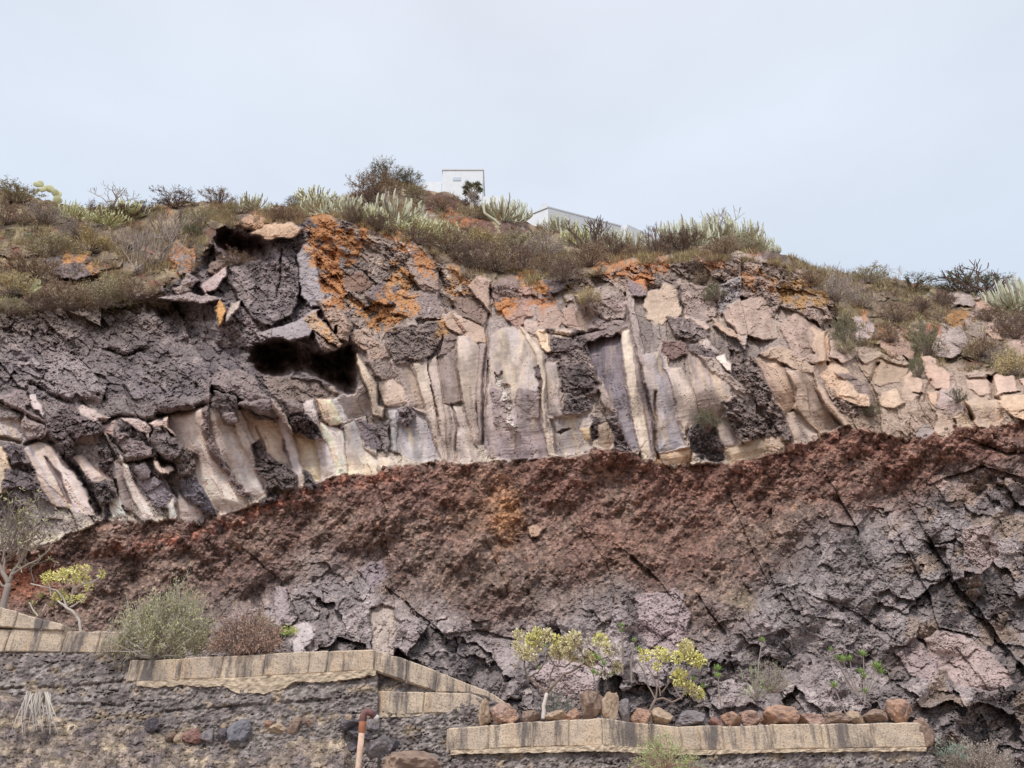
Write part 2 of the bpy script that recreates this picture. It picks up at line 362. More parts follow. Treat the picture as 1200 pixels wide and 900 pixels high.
# -- undercuts and caves first
def hollow(pts, depth, soft=7., c=None, wob=1.):
    w = window(pts, 8)
    x = PX[w]+wob*wx[w]*.8+3*perlin(PX[w]/7, PY[w]/7, 151); y = PY[w]+wob*wy[w]*.8+3*perlin(PX[w]/7, PY[w]/7, 152)
    sd = sdpoly(pts, x, y)
    depth = depth*(1+.5*perlin(PX[w]/11, PY[w]/9, 153))
    h[w] -= depth*(1-np.exp(-np.clip(sd, 0, 99)/soft))
    if c is not None:
        m = ss(-1, 2, sd); col[w] = mixc(col[w], np.broadcast_to(rgb(c), col[w].shape), m)
def gash(pts, width, depth, up=0.):
    """an open fissure along a line; up lifts the rock on its upper side into a lip"""
    p = np.array(pts, float); w = window(pts, width*4+12)
    if w is None: return
    x = PX[w]+.5*wx[w]; y = PY[w]+.5*wy[w]
    d = np.full(x.shape, 1e9); sg = np.zeros(x.shape)
    for a, b in zip(p[:-1], p[1:]):
        e = b-a; t = np.clip(((x-a[0])*e[0]+(y-a[1])*e[1])/(e@e), 0, 1)
        qx, qy = x-a[0]-t*e[0], y-a[1]-t*e[1]; dd = np.hypot(qx, qy)
        s = np.sign(e[0]*qy-e[1]*qx); m = dd < d
        d = np.where(m, dd, d); sg = np.where(m, s, sg)
    h[w] -= depth*np.exp(-(d/width)**2)
    if up: h[w] += up*np.exp(-d/(width*2.6))*(sg < 0)

exec_pieces = True
# dark brow and hollow over the left columns
hollow([(205,350),(245,355),(262,385),(300,400),(420,400),(420,430),(330,448),(262,430),(215,420),(190,400),(180,365)], .9, 16)
hollow([(170,352),(200,346),(225,356),(222,372),(195,378),(172,368)], .9, 8)
if exec_pieces:
    # ---- far left broken columns
    piece(RB, [(0,489),(28,490),(30,512),(22,520),(-30,514),(-30,489)], (205,198,196), -.15, .1, stains=.4)
    piece(RB, [(33,463),(42,460),(50,475),(51,487),(40,480),(34,472)], (196,186,188), .35, .05)
    piece(RB, [(0,462),(24,456),(36,470),(30,484),(0,476),(-30,470)], (142,130,134), .35, .15, rough=.4)
    piece(RB, [(30,482),(52,489),(60,510),(50,516),(32,514),(28,500)], (150,138,138), .25, .12, lip=.05, rough=.3)
    piece(CO, [(-30,525),(2,524),(9,532),(14,552),(8,578),(-30,580)], (206,182,150), -.1, .2, c2=(220,212,180))
    piece(RB, [(4,524),(28,520),(32,540),(14,546)], (112,106,112), .1, .08, rough=.3)
    piece(RB, [(3,552),(19,550),(40,560),(42,572),(18,571),(2,578)], (116,109,115), .15, .12, rough=.3)
    piece(RB, [(20,545),(38,543),(52,562),(62,590),(44,584),(34,560)], (118,110,114), .1, .08, rough=.6)
    piece(CO, [(28,524),(45,518),(62,522),(75,537),(95,563),(110,585),(120,603),(105,605),(85,598),(65,594),(50,575),(38,545)], (204,191,188), -.1, .3, tx=.25, stains=.5)
    piece(CO, [(52,534),(56,536),(70,556),(84,592),(80,592),(66,562)], (168,154,158), -.22, .0, keep=.1)
    piece(RB, [(57,490),(80,470),(92,478),(118,495),(120,510),(88,518),(85,536),(76,540),(66,522),(58,508)], (120,110,114), .35, .15, rough=1.)
    piece(RB, [(85,513),(118,508),(122,520),(105,524),(88,520)], (137,124,126), .1, .05, ty=-.8)  # facet in shadow, the shade put into its colour
    piece(RB, [(88,478),(94,476),(120,482),(128,490),(118,498),(97,486)], (192,178,176), .3, .1, rough=.2)
    piece(RB, [(118,500),(135,494),(134,510),(120,510)], (190,165,160), 0, .05)
    piece(CO, [(84,536),(95,534),(110,548),(122,556),(132,562),(110,564),(98,556)], (202,187,182), -.05, .15)
    piece(RB, [(112,528),(125,522),(137,545),(142,562),(128,560),(115,548)], (108,99,103), .3, .1, rough=1.)
    piece(RB, [(66,520),(84,536),(98,556),(108,566),(112,585),(120,604),(112,600),(96,566),(76,542),(62,524)], (98,90,95), .12, .05, rough=.6)
    piece(RB, [(108,565),(125,563),(134,575),(132,588),(120,592),(110,580)], (108,101,105), .35, .15, rough=.8)
    piece(RB, [(119,592),(130,588),(132,606),(122,608)], (92,84,90), .1, .08, rough=.6)
    piece(CO, [(130,545),(140,535),(150,570),(155,600),(146,598),(138,575)], (166,156,160), -.1, .1, tx=-1.2)  # shaded side of the pale slab, shade painted as a greyer colour
    piece(CO, [(140,530),(148,540),(160,570),(175,595),(182,608),(168,606),(155,585),(145,560)], (216,206,200), .05, .12)
    piece(CO, [(127,590),(140,582),(148,606),(132,608)], (222,218,214), -.1, .1)
    piece(RB, [(136,505),(142,500),(160,515),(178,525),(182,537),(150,540),(142,525)], (138,128,131), .4, .2, rough=.5, lip=.05)
    piece(RB, [(140,492),(170,490),(177,500),(177,520),(165,506),(150,498)], (190,175,172), .35, .1, rough=.2)
    piece(RB, [(138,498),(150,498),(170,508),(174,520),(160,516),(145,508)], (104,95,99), .2, .1, rough=1.)
    piece(RB, [(180,495),(194,492),(200,512),(215,525),(217,538),(200,542),(184,530),(178,515)], (127,119,122), .5, .2, rough=.7)
    piece(RB, [(176,494),(188,491),(195,488),(200,500),(207,512),(203,514),(196,500),(190,496),(180,500)], (206,186,181), .55, .03)
    piece(RB, [(184,472),(196,466),(218,470),(232,482),(200,488),(186,482)], (124,115,118), .5, .2, rough=.7)
    piece(RB, [(155,545),(172,541),(178,560),(165,562),(157,552)], (130,122,130), .3, .12)
    piece(RB, [(163,563),(182,558),(200,578),(208,590),(195,595),(180,590),(170,575)], (138,133,146), .25, .12, rough=.3)
    piece(RB, [(176,545),(190,543),(202,558),(190,562),(178,555)], (98,88,91), .2, .1, rough=.6)
    piece(RB, [(182,538),(203,552),(200,556),(180,548)], (215,195,185), .45, .03)
    piece(RB, [(200,540),(222,522),(232,530),(230,545),(238,566),(212,562)], (122,112,110), .35, .15, rough=1.)
    piece(RB, [(210,562),(228,558),(240,567),(252,592),(256,603),(240,605),(225,590),(212,578)], (112,110,124), .35, .15, rough=.4)
    piece(CO, [(196,590),(203,582),(206,610),(198,608)], (224,220,216), .1, .1)
    piece(CO, [(208,576),(222,590),(240,604),(236,612),(207,611)], (204,196,194), -.1, .1)
    # ---- the leaning pale columns
    piece(CO, [(197,484),(235,478),(240,500),(245,525),(262,550),(285,580),(290,595),(258,604),(245,585),(230,555),(232,530),(210,520),(200,500)], (208,192,185), -.2, .38, tx=.3, c2=(222,214,206), g=.5)
    piece(CO, [(245,478),(258,480),(262,498),(276,502),(284,522),(296,548),(308,570),(312,578),(300,586),(290,580),(275,558),(258,533),(250,510)], (210,199,194), -.1, .32, c2=(220,214,214))
    piece(CO, [(276,478),(284,480),(300,518),(310,555),(316,574),(310,574),(296,548),(284,522),(276,502)], (194,185,186), .0, .12, tx=-1.2)
    piece(CO, [(280,474),(295,486),(320,490),(328,500),(332,528),(342,548),(320,538),(305,522),(297,515),(290,497)], (208,189,174), -.25, .3, stains=.15)
    piece(CO, [(325,490),(333,488),(341,500),(352,530),(358,558),(352,572),(346,560),(335,528)], (190,183,187), .02, .2, stains=.3)
    piece(CO, [(343,508),(360,510),(369,518),(374,545),(377,563),(360,562),(350,535)], (222,200,166), -.3, .3, c2=(224,212,180))
    piece(CO, [(368,514),(380,513),(390,535),(394,555),(378,563),(374,540)], (196,190,194), -.1, .2, stains=.3)
    piece(RB, [(243,444),(247,450),(245,480),(250,515),(258,535),(275,560),(291,578),(289,588),(270,567),(252,542),(240,520),(236,495),(240,470)], (134,121,123), .3, .18, rough=.5)
    piece(RB, [(294,520),(302,515),(309,528),(328,540),(345,548),(349,565),(345,573),(325,572),(315,579),(308,565),(298,545)], (112,103,104), .35, .3, rough=1.)
    piece(RB, [(300,590),(314,576),(330,580),(326,586),(312,592)], (108,98,100), .3, .15, rough=1.)
    piece(RB, [(354,552),(364,558),(374,566),(368,574),(356,572)], (112,104,108), .4, .15, rough=1.)
    piece(RB, [(245,448),(262,430),(296,440),(316,470),(290,471),(270,461),(252,458)], (140,130,132), .15, .25, ty=.6, rough=.3)
    piece(RB, [(305,442),(345,443),(372,448),(402,464),(398,470),(372,469),(335,474),(322,466)], (134,122,118), -.1, .2, ty=1.2, rough=.35)
    piece(RB, [(251,459),(262,461),(279,468),(281,480),(279,497),(265,498),(257,485),(249,475)], (108,99,101), .75, .25, rough=.5)
    piece(RB, [(262,482),(278,485),(279,497),(265,498)], (136,126,128), .95, .08, rough=.2)
    piece(RB, [(280,474),(290,470),(315,470),(330,487),(320,488),(298,485),(290,482)], (130,120,122), .7, .2, rough=.2)
    piece(RB, [(290,482),(298,485),(322,488),(322,492),(300,492)], (92,84,88), .55, .05)
    piece(RB, [(316,468),(322,470),(336,490),(341,507),(336,503),(328,488)], (178,162,156), .95, .05)
    piece(RB, [(335,482),(350,481),(368,486),(376,496),(381,513),(366,515),(348,508),(340,500)], (98,88,91), .65, .35, rough=.9, lip=.08)
    piece(RB, [(334,470),(349,469),(357,482),(338,485)], (138,128,130), .75, .1)
    piece(RB, [(351,469),(366,468),(372,490),(380,510),(370,495),(357,482)], (210,202,204), .45, .15)
    piece(CO, [(369,468),(390,467),(399,480),(401,496),(388,500),(378,490)], (230,205,172), .1, .25, stains=.4)
    piece(CO, [(372,494),(388,499),(402,505),(405,530),(408,554),(394,558),(387,530),(378,510)], (224,212,196), .0, .25, stains=.5)
    piece(CO, [(390,467),(400,466),(407,480),(404,502),(399,492)], (192,196,204), .0, .1)
    piece(CO, [(402,497),(415,492),(420,500),(424,525),(444,535),(456,536),(460,542),(440,556),(409,557),(405,530)], (196,200,212), -.05, .25, c2=(230,216,190), stains=.4)
    piece(RB, [(398,466),(418,454),(425,450),(432,465),(436,485),(426,492),(408,492),(402,478)], (184,178,180), -.25, .1, tx=-.6, stains=.35)
    piece(CO, [(410,405),(418,415),(430,430),(440,450),(444,475),(452,478),(448,489),(436,486),(434,468),(428,452),(420,430)], (220,204,180), .4, .15, stains=.25)
    piece(RB, [(430,420),(447,417),(458,428),(464,442),(445,446),(438,435)], (142,130,127), .2, .15, rough=.3)
    piece(RB, [(408,388),(430,384),(445,408),(454,420),(435,421),(420,408),(412,398)], (178,158,144), .4, .25, rough=.4, stains=.2)
    piece(CO, [(441,447),(460,443),(472,455),(479,472),(462,477),(452,474),(443,458)], (204,185,170), .05, .2)
    piece(CO, [(462,430),(480,428),(488,445),(496,465),(501,482),(482,477),(470,450)], (180,165,156), .0, .2, tx=-.8)
    piece(CO, [(484,426),(500,426),(508,470),(515,510),(522,540),(514,537),(505,500),(492,455)], (212,198,184), .25, .18, tx=-.6)
    piece(CO, [(500,424),(512,416),(519,460),(527,520),(529,540),(521,539),(513,490)], (196,181,170), .05, .12, tx=-.8)
    piece(RB, [(420,495),(435,494),(442,508),(445,526),(425,525)], (120,113,122), .25, .1, rough=.2)
    piece(RB, [(436,496),(455,490),(458,520),(450,534),(444,515)], (128,123,126), .35, .12, rough=.4)
    piece(CO, [(455,477),(480,476),(499,486),(509,520),(516,537),(495,541),(480,537),(458,527)], (184,186,196), -.1, .2, stains=.8)
    piece(CO, [(457,490),(464,482),(466,500),(466,530),(460,530)], (176,186,204), .1, .1, stains=.5)
    piece(RB, [(466,480),(478,472),(487,485),(484,500),(472,500),(464,492)], (130,122,128), .4, .2, rough=.7)
    piece(CO, [(513,411),(534,409),(535,440),(541,470),(528,475),(520,474),(516,440)], (148,135,132), -.05, .12, tx=.4)
    piece(CO, [(520,474),(527,476),(530,500),(531,541),(524,538)], (174,162,160), -.1, .08)
    piece(CO, [(527,475),(542,476),(552,500),(561,538),(545,545),(531,541),(530,500)], (206,194,188), .0, .12, tx=.7)
    piece(CO, [(536,394),(556,394),(562,410),(560,450),(557,480),(563,517),(555,520),(548,492),(541,465),(535,430)], (203,188,177), .3, .22, tx=-.4, stains=.15)
    piece(CO, [(562,402),(572,402),(571,440),(567,522),(562,516),(558,470)], (164,151,148), .12, .1, tx=-1.)
    piece(CO, [(575,393),(590,385),(610,382),(625,396),(635,412),(634,440),(633,470),(638,510),(644,536),(600,540),(575,538),(567,520),(570,470),(573,430)], (196,184,172), .15, .34, c2=(168,156,164), stains=.45)
    piece(CO, [(576,452),(590,456),(597,480),(596,506),(578,494)], (152,140,144), .42, .02, keep=.3, wob=3, rough=.4)
    piece(CO, [(604,458),(625,454),(633,468),(630,490),(608,492)], (154,142,144), .42, .02, keep=.3, wob=3, rough=.3)
    piece(RB, [(583,436),(590,438),(597,460),(603,485),(606,506),(598,506),(592,480),(587,455)], (204,198,194), .5, .06, wob=2.2, rough=.6)
    piece(CO, [(608,380),(615,385),(625,398),(636,412),(640,440),(638,470),(641,500),(651,532),(643,534),(636,500),(633,450),(628,418)], (226,211,190), .5, .1)
    piece(RB, [(624,432),(631,430),(633,450),(633,466),(627,456)], (122,112,114), .3, .05, rough=.8)
    piece(RB, [(626,390),(640,388),(644,396),(647,416),(637,410),(630,400)], (228,203,170), .7, .12)
    piece(RB, [(614,378),(628,376),(640,386),(626,390),(620,388)], (188,170,160), .55, .1)
    piece(RB, [(645,388),(680,386),(697,392),(693,416),(668,412),(645,410)], (126,116,118), .35, .25, rough=1., ty=.4)
    piece(RB, [(640,412),(668,412),(693,416),(700,440),(708,455),(690,464),(660,462),(650,440)], (136,124,124), .25, .3, rough=1.)
    piece(RB, [(660,428),(686,424),(694,456),(666,460)], (108,99,102), .5, .1, rough=1.)
    piece(CO, [(640,424),(654,424),(655,468),(662,486),(655,491),(643,486),(640,456)], (172,162,160), .1, .1, tx=.8, stains=.3)
    piece(RB, [(663,464),(680,462),(698,468),(690,482),(665,488),(658,478)], (122,114,116), .45, .15, rough=.8)
    piece(CO, [(644,490),(665,489),(690,490),(702,512),(690,530),(665,538),(652,532)], (182,175,170), .0, .15, stains=.5)
    piece(RB, [(647,506),(656,503),(669,503),(656,510)], (100,92,96), -.1, .02)  # crack wedge, not a block; its shade painted dark
    piece(RB, [(700,454),(715,452),(728,478),(733,497),(718,484),(706,470)], (160,148,143), .4, .12)
    piece(CO, [(678,502),(692,500),(697,513),(686,516)], (222,198,150), .15, .05)
    piece(CO, [(701,500),(712,495),(720,518),(715,527),(702,522)], (190,166,142), .1, .1)
    piece(RB, [(692,490),(700,490),(702,512),(696,516)], (96,88,90), .1, .1, rough=1.)
    piece(RB, [(711,490),(722,486),(741,500),(744,527),(735,532),(722,527)], (128,118,122), .35, .2, rough=1.)
    piece(CO, [(688,402),(720,388),(728,394),(729,430),(736,470),(743,500),(749,527),(741,528),(728,497),(716,465),(702,440),(694,420)], (122,115,128), -.25, .25, tx=.9, c2=(170,170,184), stains=.35, keep=.5)
    piece(CO, [(727,384),(738,388),(742,418),(750,460),(760,500),(766,541),(753,540),(745,510),(738,470),(731,430)], (225,212,192), .35, .2, stains=.2)
    piece(CO, [(742,412),(748,415),(758,450),(764,485),(769,530),(765,540),(758,500),(748,455)], (158,144,145), .05, .05, tx=-1.)  # shaded flank of the white column, shade painted into the colour
    piece(CO, [(750,415),(774,412),(786,440),(795,500),(803,522),(790,527),(771,531),(762,490),(756,450)], (174,165,167), .05, .3, c2=(176,178,192), stains=.8)
    piece(CO, [(767,532),(785,528),(812,523),(812,541),(790,546),(768,545)], (222,186,144), .0, .15)
    piece(CO, [(778,430),(800,430),(810,450),(818,480),(820,490),(812,500),(801,506),(795,490),(788,455)], (204,191,181), .3, .2, tx=-.3)
    piece(CO, [(803,412),(830,414),(840,440),(850,480),(845,492),(820,492),(812,452)], (172,157,151), .0, .22, stains=.3)
    piece(CO, [(832,434),(850,438),(859,465),(848,480),(842,480),(836,455)], (198,180,160), .1, .12)
    piece(CO, [(836,488),(858,490),(866,520),(860,526),(845,524),(838,505)], (180,170,165), .0, .15)
    piece(RB, [(855,412),(885,418),(900,445),(915,480),(932,512),(928,521),(913,512),(895,482),(872,457),(858,440)], (112,103,107), .35, .25, rough=1., tx=.4)
    piece(RB, [(848,470),(862,465),(875,480),(900,490),(917,508),(906,516),(880,522),(862,512),(850,488)], (102,94,100), .5, .2, rough=1.)
    piece(RB, [(807,503),(820,488),(838,498),(848,520),(847,540),(822,539),(810,525)], (112,106,112), .3, .2, rough=1.)
    piece(CO, [(846,526),(870,520),(895,513),(906,528),(890,536),(870,540),(855,546)], (212,194,158), .0, .2)
    piece(CO, [(895,512),(915,510),(926,524),(915,533),(900,531)], (206,186,162), .1, .15, rough=.4)
    piece(RB, [(836,419),(850,417),(858,425),(857,437),(845,428)], (222,213,205), .75, .08)
    piece(RB, [(818,414),(836,420),(856,440),(872,455),(870,461),(850,449),(835,436)], (168,156,150), .6, .15, rough=.3)
    piece(RB, [(804,404),(822,402),(840,414),(838,420),(818,414),(806,412)], (120,110,112), .5, .1, rough=.6)
    # ---- the big sandy columns to the right
    piece(CO, [(885,418),(912,421),(922,436),(930,452),(931,466),(930,480),(921,486),(910,470),(898,446)], (202,176,154), -.1, .3, tx=.5)
    piece(CO, [(922,436),(940,432),(948,460),(950,490),(961,510),(951,508),(936,484),(930,479),(933,456)], (208,184,160), .3, .15, tx=-.5)
    piece(CO, [(921,484),(936,481),(948,498),(961,511),(945,521),(930,517)], (204,190,176), .0, .2)
    piece(CO, [(939,434),(955,437),(966,460),(981,482),(992,496),(975,504),(960,506),(949,485),(946,458)], (178,158,146), -.05, .12, tx=-.9)
    piece(CO, [(954,434),(962,450),(977,475),(997,497),(990,500),(972,482),(957,456)], (220,194,170), .45, .08)
    piece(RB, [(888,412),(910,406),(932,412),(956,430),(955,438),(935,433),(915,426),(900,421)], (180,160,140), .5, .18, rough=.3)
    piece(RB, [(957,424),(985,427),(1002,444),(1020,462),(1021,476),(1000,472),(980,466),(965,446)], (210,186,162), .25, .25, rough=.2)
    piece(RB, [(978,436),(1000,440),(1016,452),(1024,468),(1006,458)], (126,112,112), .1, .05, rough=.4)
    piece(RB, [(975,466),(1000,470),(1022,478),(1005,490),(985,484)], (150,138,138), .25, .1, rough=.8)
    piece(RB, [(1010,420),(1030,417),(1060,425),(1066,433),(1054,446),(1030,455),(1015,442)], (164,146,124), .35, .2, rough=.15)
    piece(RB, [(1006,418),(1020,414),(1050,415),(1068,424),(1062,428),(1032,419),(1012,424)], (178,166,150), .8, .1, rough=.3)
    piece(RB, [(1078,417),(1095,421),(1117,440),(1114,456),(1095,459),(1085,442)], (200,172,160), .6, .22, tx=-.6)
    piece(RB, [(1055,440),(1075,436),(1083,450),(1081,461),(1062,456)], (200,178,162), .4, .15)
    piece(RB, [(1060,450),(1075,463),(1070,471),(1057,466),(1056,456)], (178,158,144), .3, .12)
    piece(RB, [(1032,461),(1050,457),(1061,470),(1050,476),(1034,476)], (204,184,162), .35, .15)
    piece(RB, [(1085,461),(1100,462),(1102,474),(1092,474)], (206,176,154), .3, .1)
    piece(RB, [(1102,457),(1120,454),(1130,480),(1116,486),(1102,476)], (174,162,165), .4, .2)
    piece(RB, [(1127,470),(1145,463),(1165,470),(1178,488),(1166,503),(1150,501),(1135,485)], (192,174,154), .35, .3, tx=-.4, stains=.2)
    piece(RB, [(1166,470),(1195,462),(1235,468),(1235,494),(1192,492),(1178,482)], (212,188,160), .4, .25, tx=-.3)
    piece(RB, [(1134,445),(1155,440),(1160,461),(1145,462),(1133,456)], (200,178,165), .6, .18)
    piece(RB, [(1162,441),(1189,440),(1194,457),(1168,465)], (206,184,172), .75, .15)
    piece(RB, [(1196,446),(1235,446),(1235,464),(1198,462)], (196,174,162), .6, .15)
    piece(RB, [(1130,439),(1148,433),(1166,436),(1160,440),(1138,443)], (166,152,142), .9, .1, rough=.2)
    piece(RB, [(1072,505),(1085,497),(1096,505),(1082,516)], (142,140,147), .5, .15)
    piece(RB, [(1097,484),(1112,489),(1116,505),(1103,516),(1095,500)], (182,167,152), .45, .15)
    piece(RB, [(1118,488),(1136,486),(1140,498),(1124,502)], (206,190,166), .4, .12, rough=.3)
    # ---- blocks above the colonnade
    piece(RB, [(755,342),(778,334),(792,338),(798,368),(776,381),(760,374)], (200,182,163), .3, .25, stains=.1)
    piece(RB, [(796,334),(825,335),(842,350),(840,370),(828,378),(800,368)], (160,146,141), .25, .25, rough=.5)
    piece(RB, [(800,368),(828,376),(834,386),(820,392),(804,380)], (190,172,162), .35, .1)
    piece(BO, [(846,362),(880,347),(900,350),(905,375),(913,396),(890,399),(860,387)], (170,152,145), .5, .4, rough=.3)
    piece(RB, [(845,332),(870,324),(868,345),(845,370),(842,356)], (162,160,166), .7, .15, rough=.8)
    piece(BO, [(870,324),(905,330),(918,350),(905,372),(898,350),(868,346)], (142,128,126), .6, .3, rough=.9)
    piece(BO, [(914,380),(932,366),(962,384),(970,420),(956,427),(935,421),(925,405),(918,394)], (168,148,140), .5, .35, rough=.3)
    piece(RB, [(950,385),(970,386),(973,425),(960,421)], (208,184,160), .6, .12)
    piece(RB, [(932,392),(945,388),(954,415),(940,420)], (146,126,118), .45, .05, rough=.3)
    piece(BO, [(914,358),(930,350),(966,352),(976,372),(960,380),(932,366)], (158,140,132), .7, .3, rough=.8)
    piece(RB, [(972,400),(1000,400),(1006,414),(990,426),(974,421)], (186,168,161), .4, .25, rough=.4)
    piece(RB, [(834,372),(870,394),(873,401),(850,393),(837,383)], (184,162,146), .8, .1)
    piece(RB, [(780,372),(808,372),(830,392),(816,400),(790,392)], (130,119,119), .5, .15, rough=1.)
    piece(RB, [(776,398),(800,398),(806,416),(788,422),(776,414)], (128,106,104), .1, .1, rough=.4)
    piece(RB, [(672,347),(690,340),(720,346),(736,355),(731,373),(712,374),(692,364)], (162,148,145), 1.0, .2, rough=.5, tx=-.5)
    piece(RB, [(676,362),(692,366),(700,378),(690,388),(676,380)], (150,132,122), -.1, .15)
    piece(RB, [(660,362),(670,360),(682,384),(670,386),(660,380)], (178,156,146), .3, .1, tx=-1)
    piece(BO, [(626,364),(640,356),(654,358),(662,372),(656,388),(630,386)], (178,157,147), .3, .4)
    piece(RB, [(655,386),(672,388),(668,396),(648,394)], (200,186,172), .55, .08, rough=.3)
    piece(RB, [(697,371),(731,376),(735,384),(728,390),(690,400),(684,396)], (138,126,126), .7, .2, rough=.5)
    piece(RB, [(736,330),(756,326),(757,345),(740,350)], (150,138,146), .7, .1, rough=.3)
    piece(RB, [(636,328),(668,327),(666,336),(644,342),(636,338)], (112,104,110), .7, .15, rough=.3)
    piece(RB, [(590,356),(612,326),(622,340),(622,372),(606,384),(590,372)], (170,140,130), .3, .2, rough=.5)
    piece(RB, [(576,330),(608,322),(610,350),(600,362),(580,362)], (140,122,118), .3, .2, rough=.4)
    piece(RB, [(546,336),(560,324),(575,327),(573,365),(560,352)], (186,162,148), .6, .1, tx=-.5)
    piece(RB, [(516,376),(528,365),(570,386),(571,402),(545,395),(522,384)], (190,167,150), .4, .15, stains=.15)
    piece(RB, [(528,350),(556,346),(572,368),(568,384),(536,366)], (140,122,114), .2, .1, rough=.4)
    piece(RB, [(450,386),(520,376),(514,408),(494,424),(466,428),(452,408)], (132,121,119), .5, .3, rough=.8)
    piece(RB, [(430,346),(448,328),(466,340),(466,355),(446,358)], (120,108,113), .5, .1, rough=.3)
    piece(RB, [(404,322),(424,318),(436,332),(424,344),(408,338)], (140,114,102), .3, .1, rough=.3)
    piece(RB, [(466,344),(512,338),(518,372),(480,374),(462,366)], (148,136,136), .2, .2, rough=.3)
    piece(RB, [(484,284),(506,300),(516,340),(500,344),(478,320)], (158,140,132), .4, .15, rough=.3)
    piece(RB, [(515,378),(520,410),(513,420),(534,409),(536,390)], (140,126,124), .3, .08, rough=.3)
    # ---- ledge and tongue over the hollow
    piece(RB, [(236,338),(252,314),(270,311),(264,325),(252,338),(242,346)], (190,173,175), .6, .2)
    piece(RB, [(212,334),(222,316),(235,328),(226,340)], (150,140,142), .8, .15, rough=.3)
    piece(RB, [(202,340),(214,328),(226,342),(216,348)], (168,156,152), .8, .15, rough=.3)
    piece(RB, [(188,350),(215,342),(245,346),(262,352),(240,356),(210,354)], (158,148,150), .8, .15, rough=.4)
    piece(RB, [(252,360),(258,352),(264,365),(262,380),(258,385)], (214,162,96), .8, .08)
    piece(RB, [(264,378),(268,354),(280,352),(279,362)], (188,175,168), .9, .08)
    piece(RB, [(349,300),(355,289),(365,289),(369,310),(379,345),(379,358),(366,363),(354,352),(349,325)], (160,158,168), .6, .35, rough=.15)
    piece(RB, [(318,386),(350,374),(376,364),(362,398),(344,399),(320,397)], (154,150,160), .7, .25, rough=.1)
    piece(RB, [(300,392),(318,386),(322,398),(306,400)], (146,140,144), .7, .1, rough=.5)
    piece(RB, [(355,373),(372,368),(388,385),(402,404),(396,409),(380,396),(366,386)], (176,152,128), .8, .15, stains=.3, rough=.3)
    piece(RB, [(366,386),(380,396),(396,409),(384,413),(372,404)], (146,134,134), .6, .15, rough=.3)
    piece(RB, [(372,352),(386,350),(401,362),(411,382),(408,402),(396,396),(380,370)], (166,146,132), .9, .2, rough=.5)
    piece(RB, [(284,300),(310,290),(345,292),(350,330),(350,356),(318,384),(296,372),(280,340)], (132,124,130), .55, .2, rough=1.)
    piece(RB, [(270,318),(290,306),(300,330),(296,366),(276,350)], (150,142,144), .6, .15, rough=.9)
    piece(RB, [(292,272),(310,264),(325,260),(345,262),(356,268),(345,276),(320,280),(305,278)], (206,176,148), .9, .15, ty=1.)
    piece(RB, [(275,262),(290,252),(310,255),(318,262),(300,270),(285,268)], (188,154,126), .8, .15, rough=.6)
    piece(BO, [(240,316),(252,302),(268,304),(270,314),(250,322)], (130,112,104), .4, .3, rough=.3)
    # ---- lichen-coloured scarp and rocks on the scrub slope
    piece(BO, [(52,306),(80,296),(104,302),(118,318),(92,330),(62,322)], (120,110,112), .6, .3, rough=.8)
    piece(BO, [(198,300),(212,288),(228,292),(232,316),(210,322)], (142,132,130), .6, .4, rough=.6)
    piece(BO, [(522,256),(548,250),(570,258),(560,268),(530,266)], (140,96,78), .5, .3, rough=.6)
    piece(BO, [(590,258),(612,254),(622,270),(600,280),(588,272)], (112,88,84), .6, .3, rough=.6)
    piece(BO, [(545,262),(570,258),(586,270),(560,276)], (120,88,80), .4, .3, rough=.6)
    piece(BO, [(500,226),(520,224),(536,232),(538,246),(508,250),(498,240)], (112,84,74), .5, .4, rough=.8)
    piece(BO, [(1112,346),(1128,332),(1142,334),(1152,348),(1140,358),(1116,360)], (152,146,148), .9, .6, rough=.4)
    piece(BO, [(1142,352),(1156,352),(1172,388),(1176,400),(1160,396),(1148,372)], (184,152,132), .7, .3, rough=.4)
    piece(BO, [(1092,402),(1104,380),(1128,382),(1134,404),(1120,420),(1096,418)], (160,152,156), .7, .6, rough=.6)
    piece(BO, [(1128,366),(1144,356),(1158,380),(1150,398),(1132,392)], (150,136,132), .6, .4, rough=.6)
    piece(BO, [(1000,374),(1012,368),(1024,384),(1022,398),(1004,402)], (164,154,160), .7, .4, rough=.5)
    piece(BO, [(1028,392),(1052,386),(1074,408),(1070,420),(1040,416)], (160,130,116), .5, .4, rough=.4)
    piece(BO, [(1180,394),(1205,388),(1230,400),(1228,424),(1190,420)], (168,144,138), .5, .4, rough=.4)
    piece(BO, [(880,282),(905,284),(930,296),(915,306),(890,302)], (122,104,98), .5, .4, rough=.8)
    # ---- lava rock at the foot
    piece(RB, [(1084,748),(1104,738),(1130,746),(1168,770),(1190,800),(1160,812),(1120,800),(1092,775)], (172,158,158), -.15, .3, rough=.2)
    piece(RB, [(1045,758),(1075,748),(1100,775),(1096,800),(1068,792)], (156,143,146), .1, .3, rough=.2)
    piece(RB, [(432,720),(446,708),(462,712),(462,770),(438,768)], (176,166,160), .35, .2, rough=.2)
    piece(RB, [(420,668),(448,656),(456,676),(436,690)], (144,136,146), .3, .2, rough=.15)
    piece(RB, [(320,690),(336,686),(340,730),(326,736)], (158,150,156), .3, .2, rough=.3)
    piece(RB, [(345,735),(362,728),(370,744),(352,768),(344,766)], (186,182,188), .2, .15)
    piece(RB, [(745,700),(790,690),(810,720),(800,760),(765,772),(748,740)], (162,150,156), .3, .3, rough=.4)
    piece(RB, [(618,790),(650,770),(705,780),(700,822),(640,826)], (170,160,164), .45, .4, rough=.3)
    piece(RB, [(1130,620),(1160,612),(1172,650),(1150,672),(1128,656)], (164,150,150), .3, .3, rough=.5)
    piece(BO, [(620,618),(628,614),(636,622),(630,632),(621,630)], (176,148,128), .35, .25)

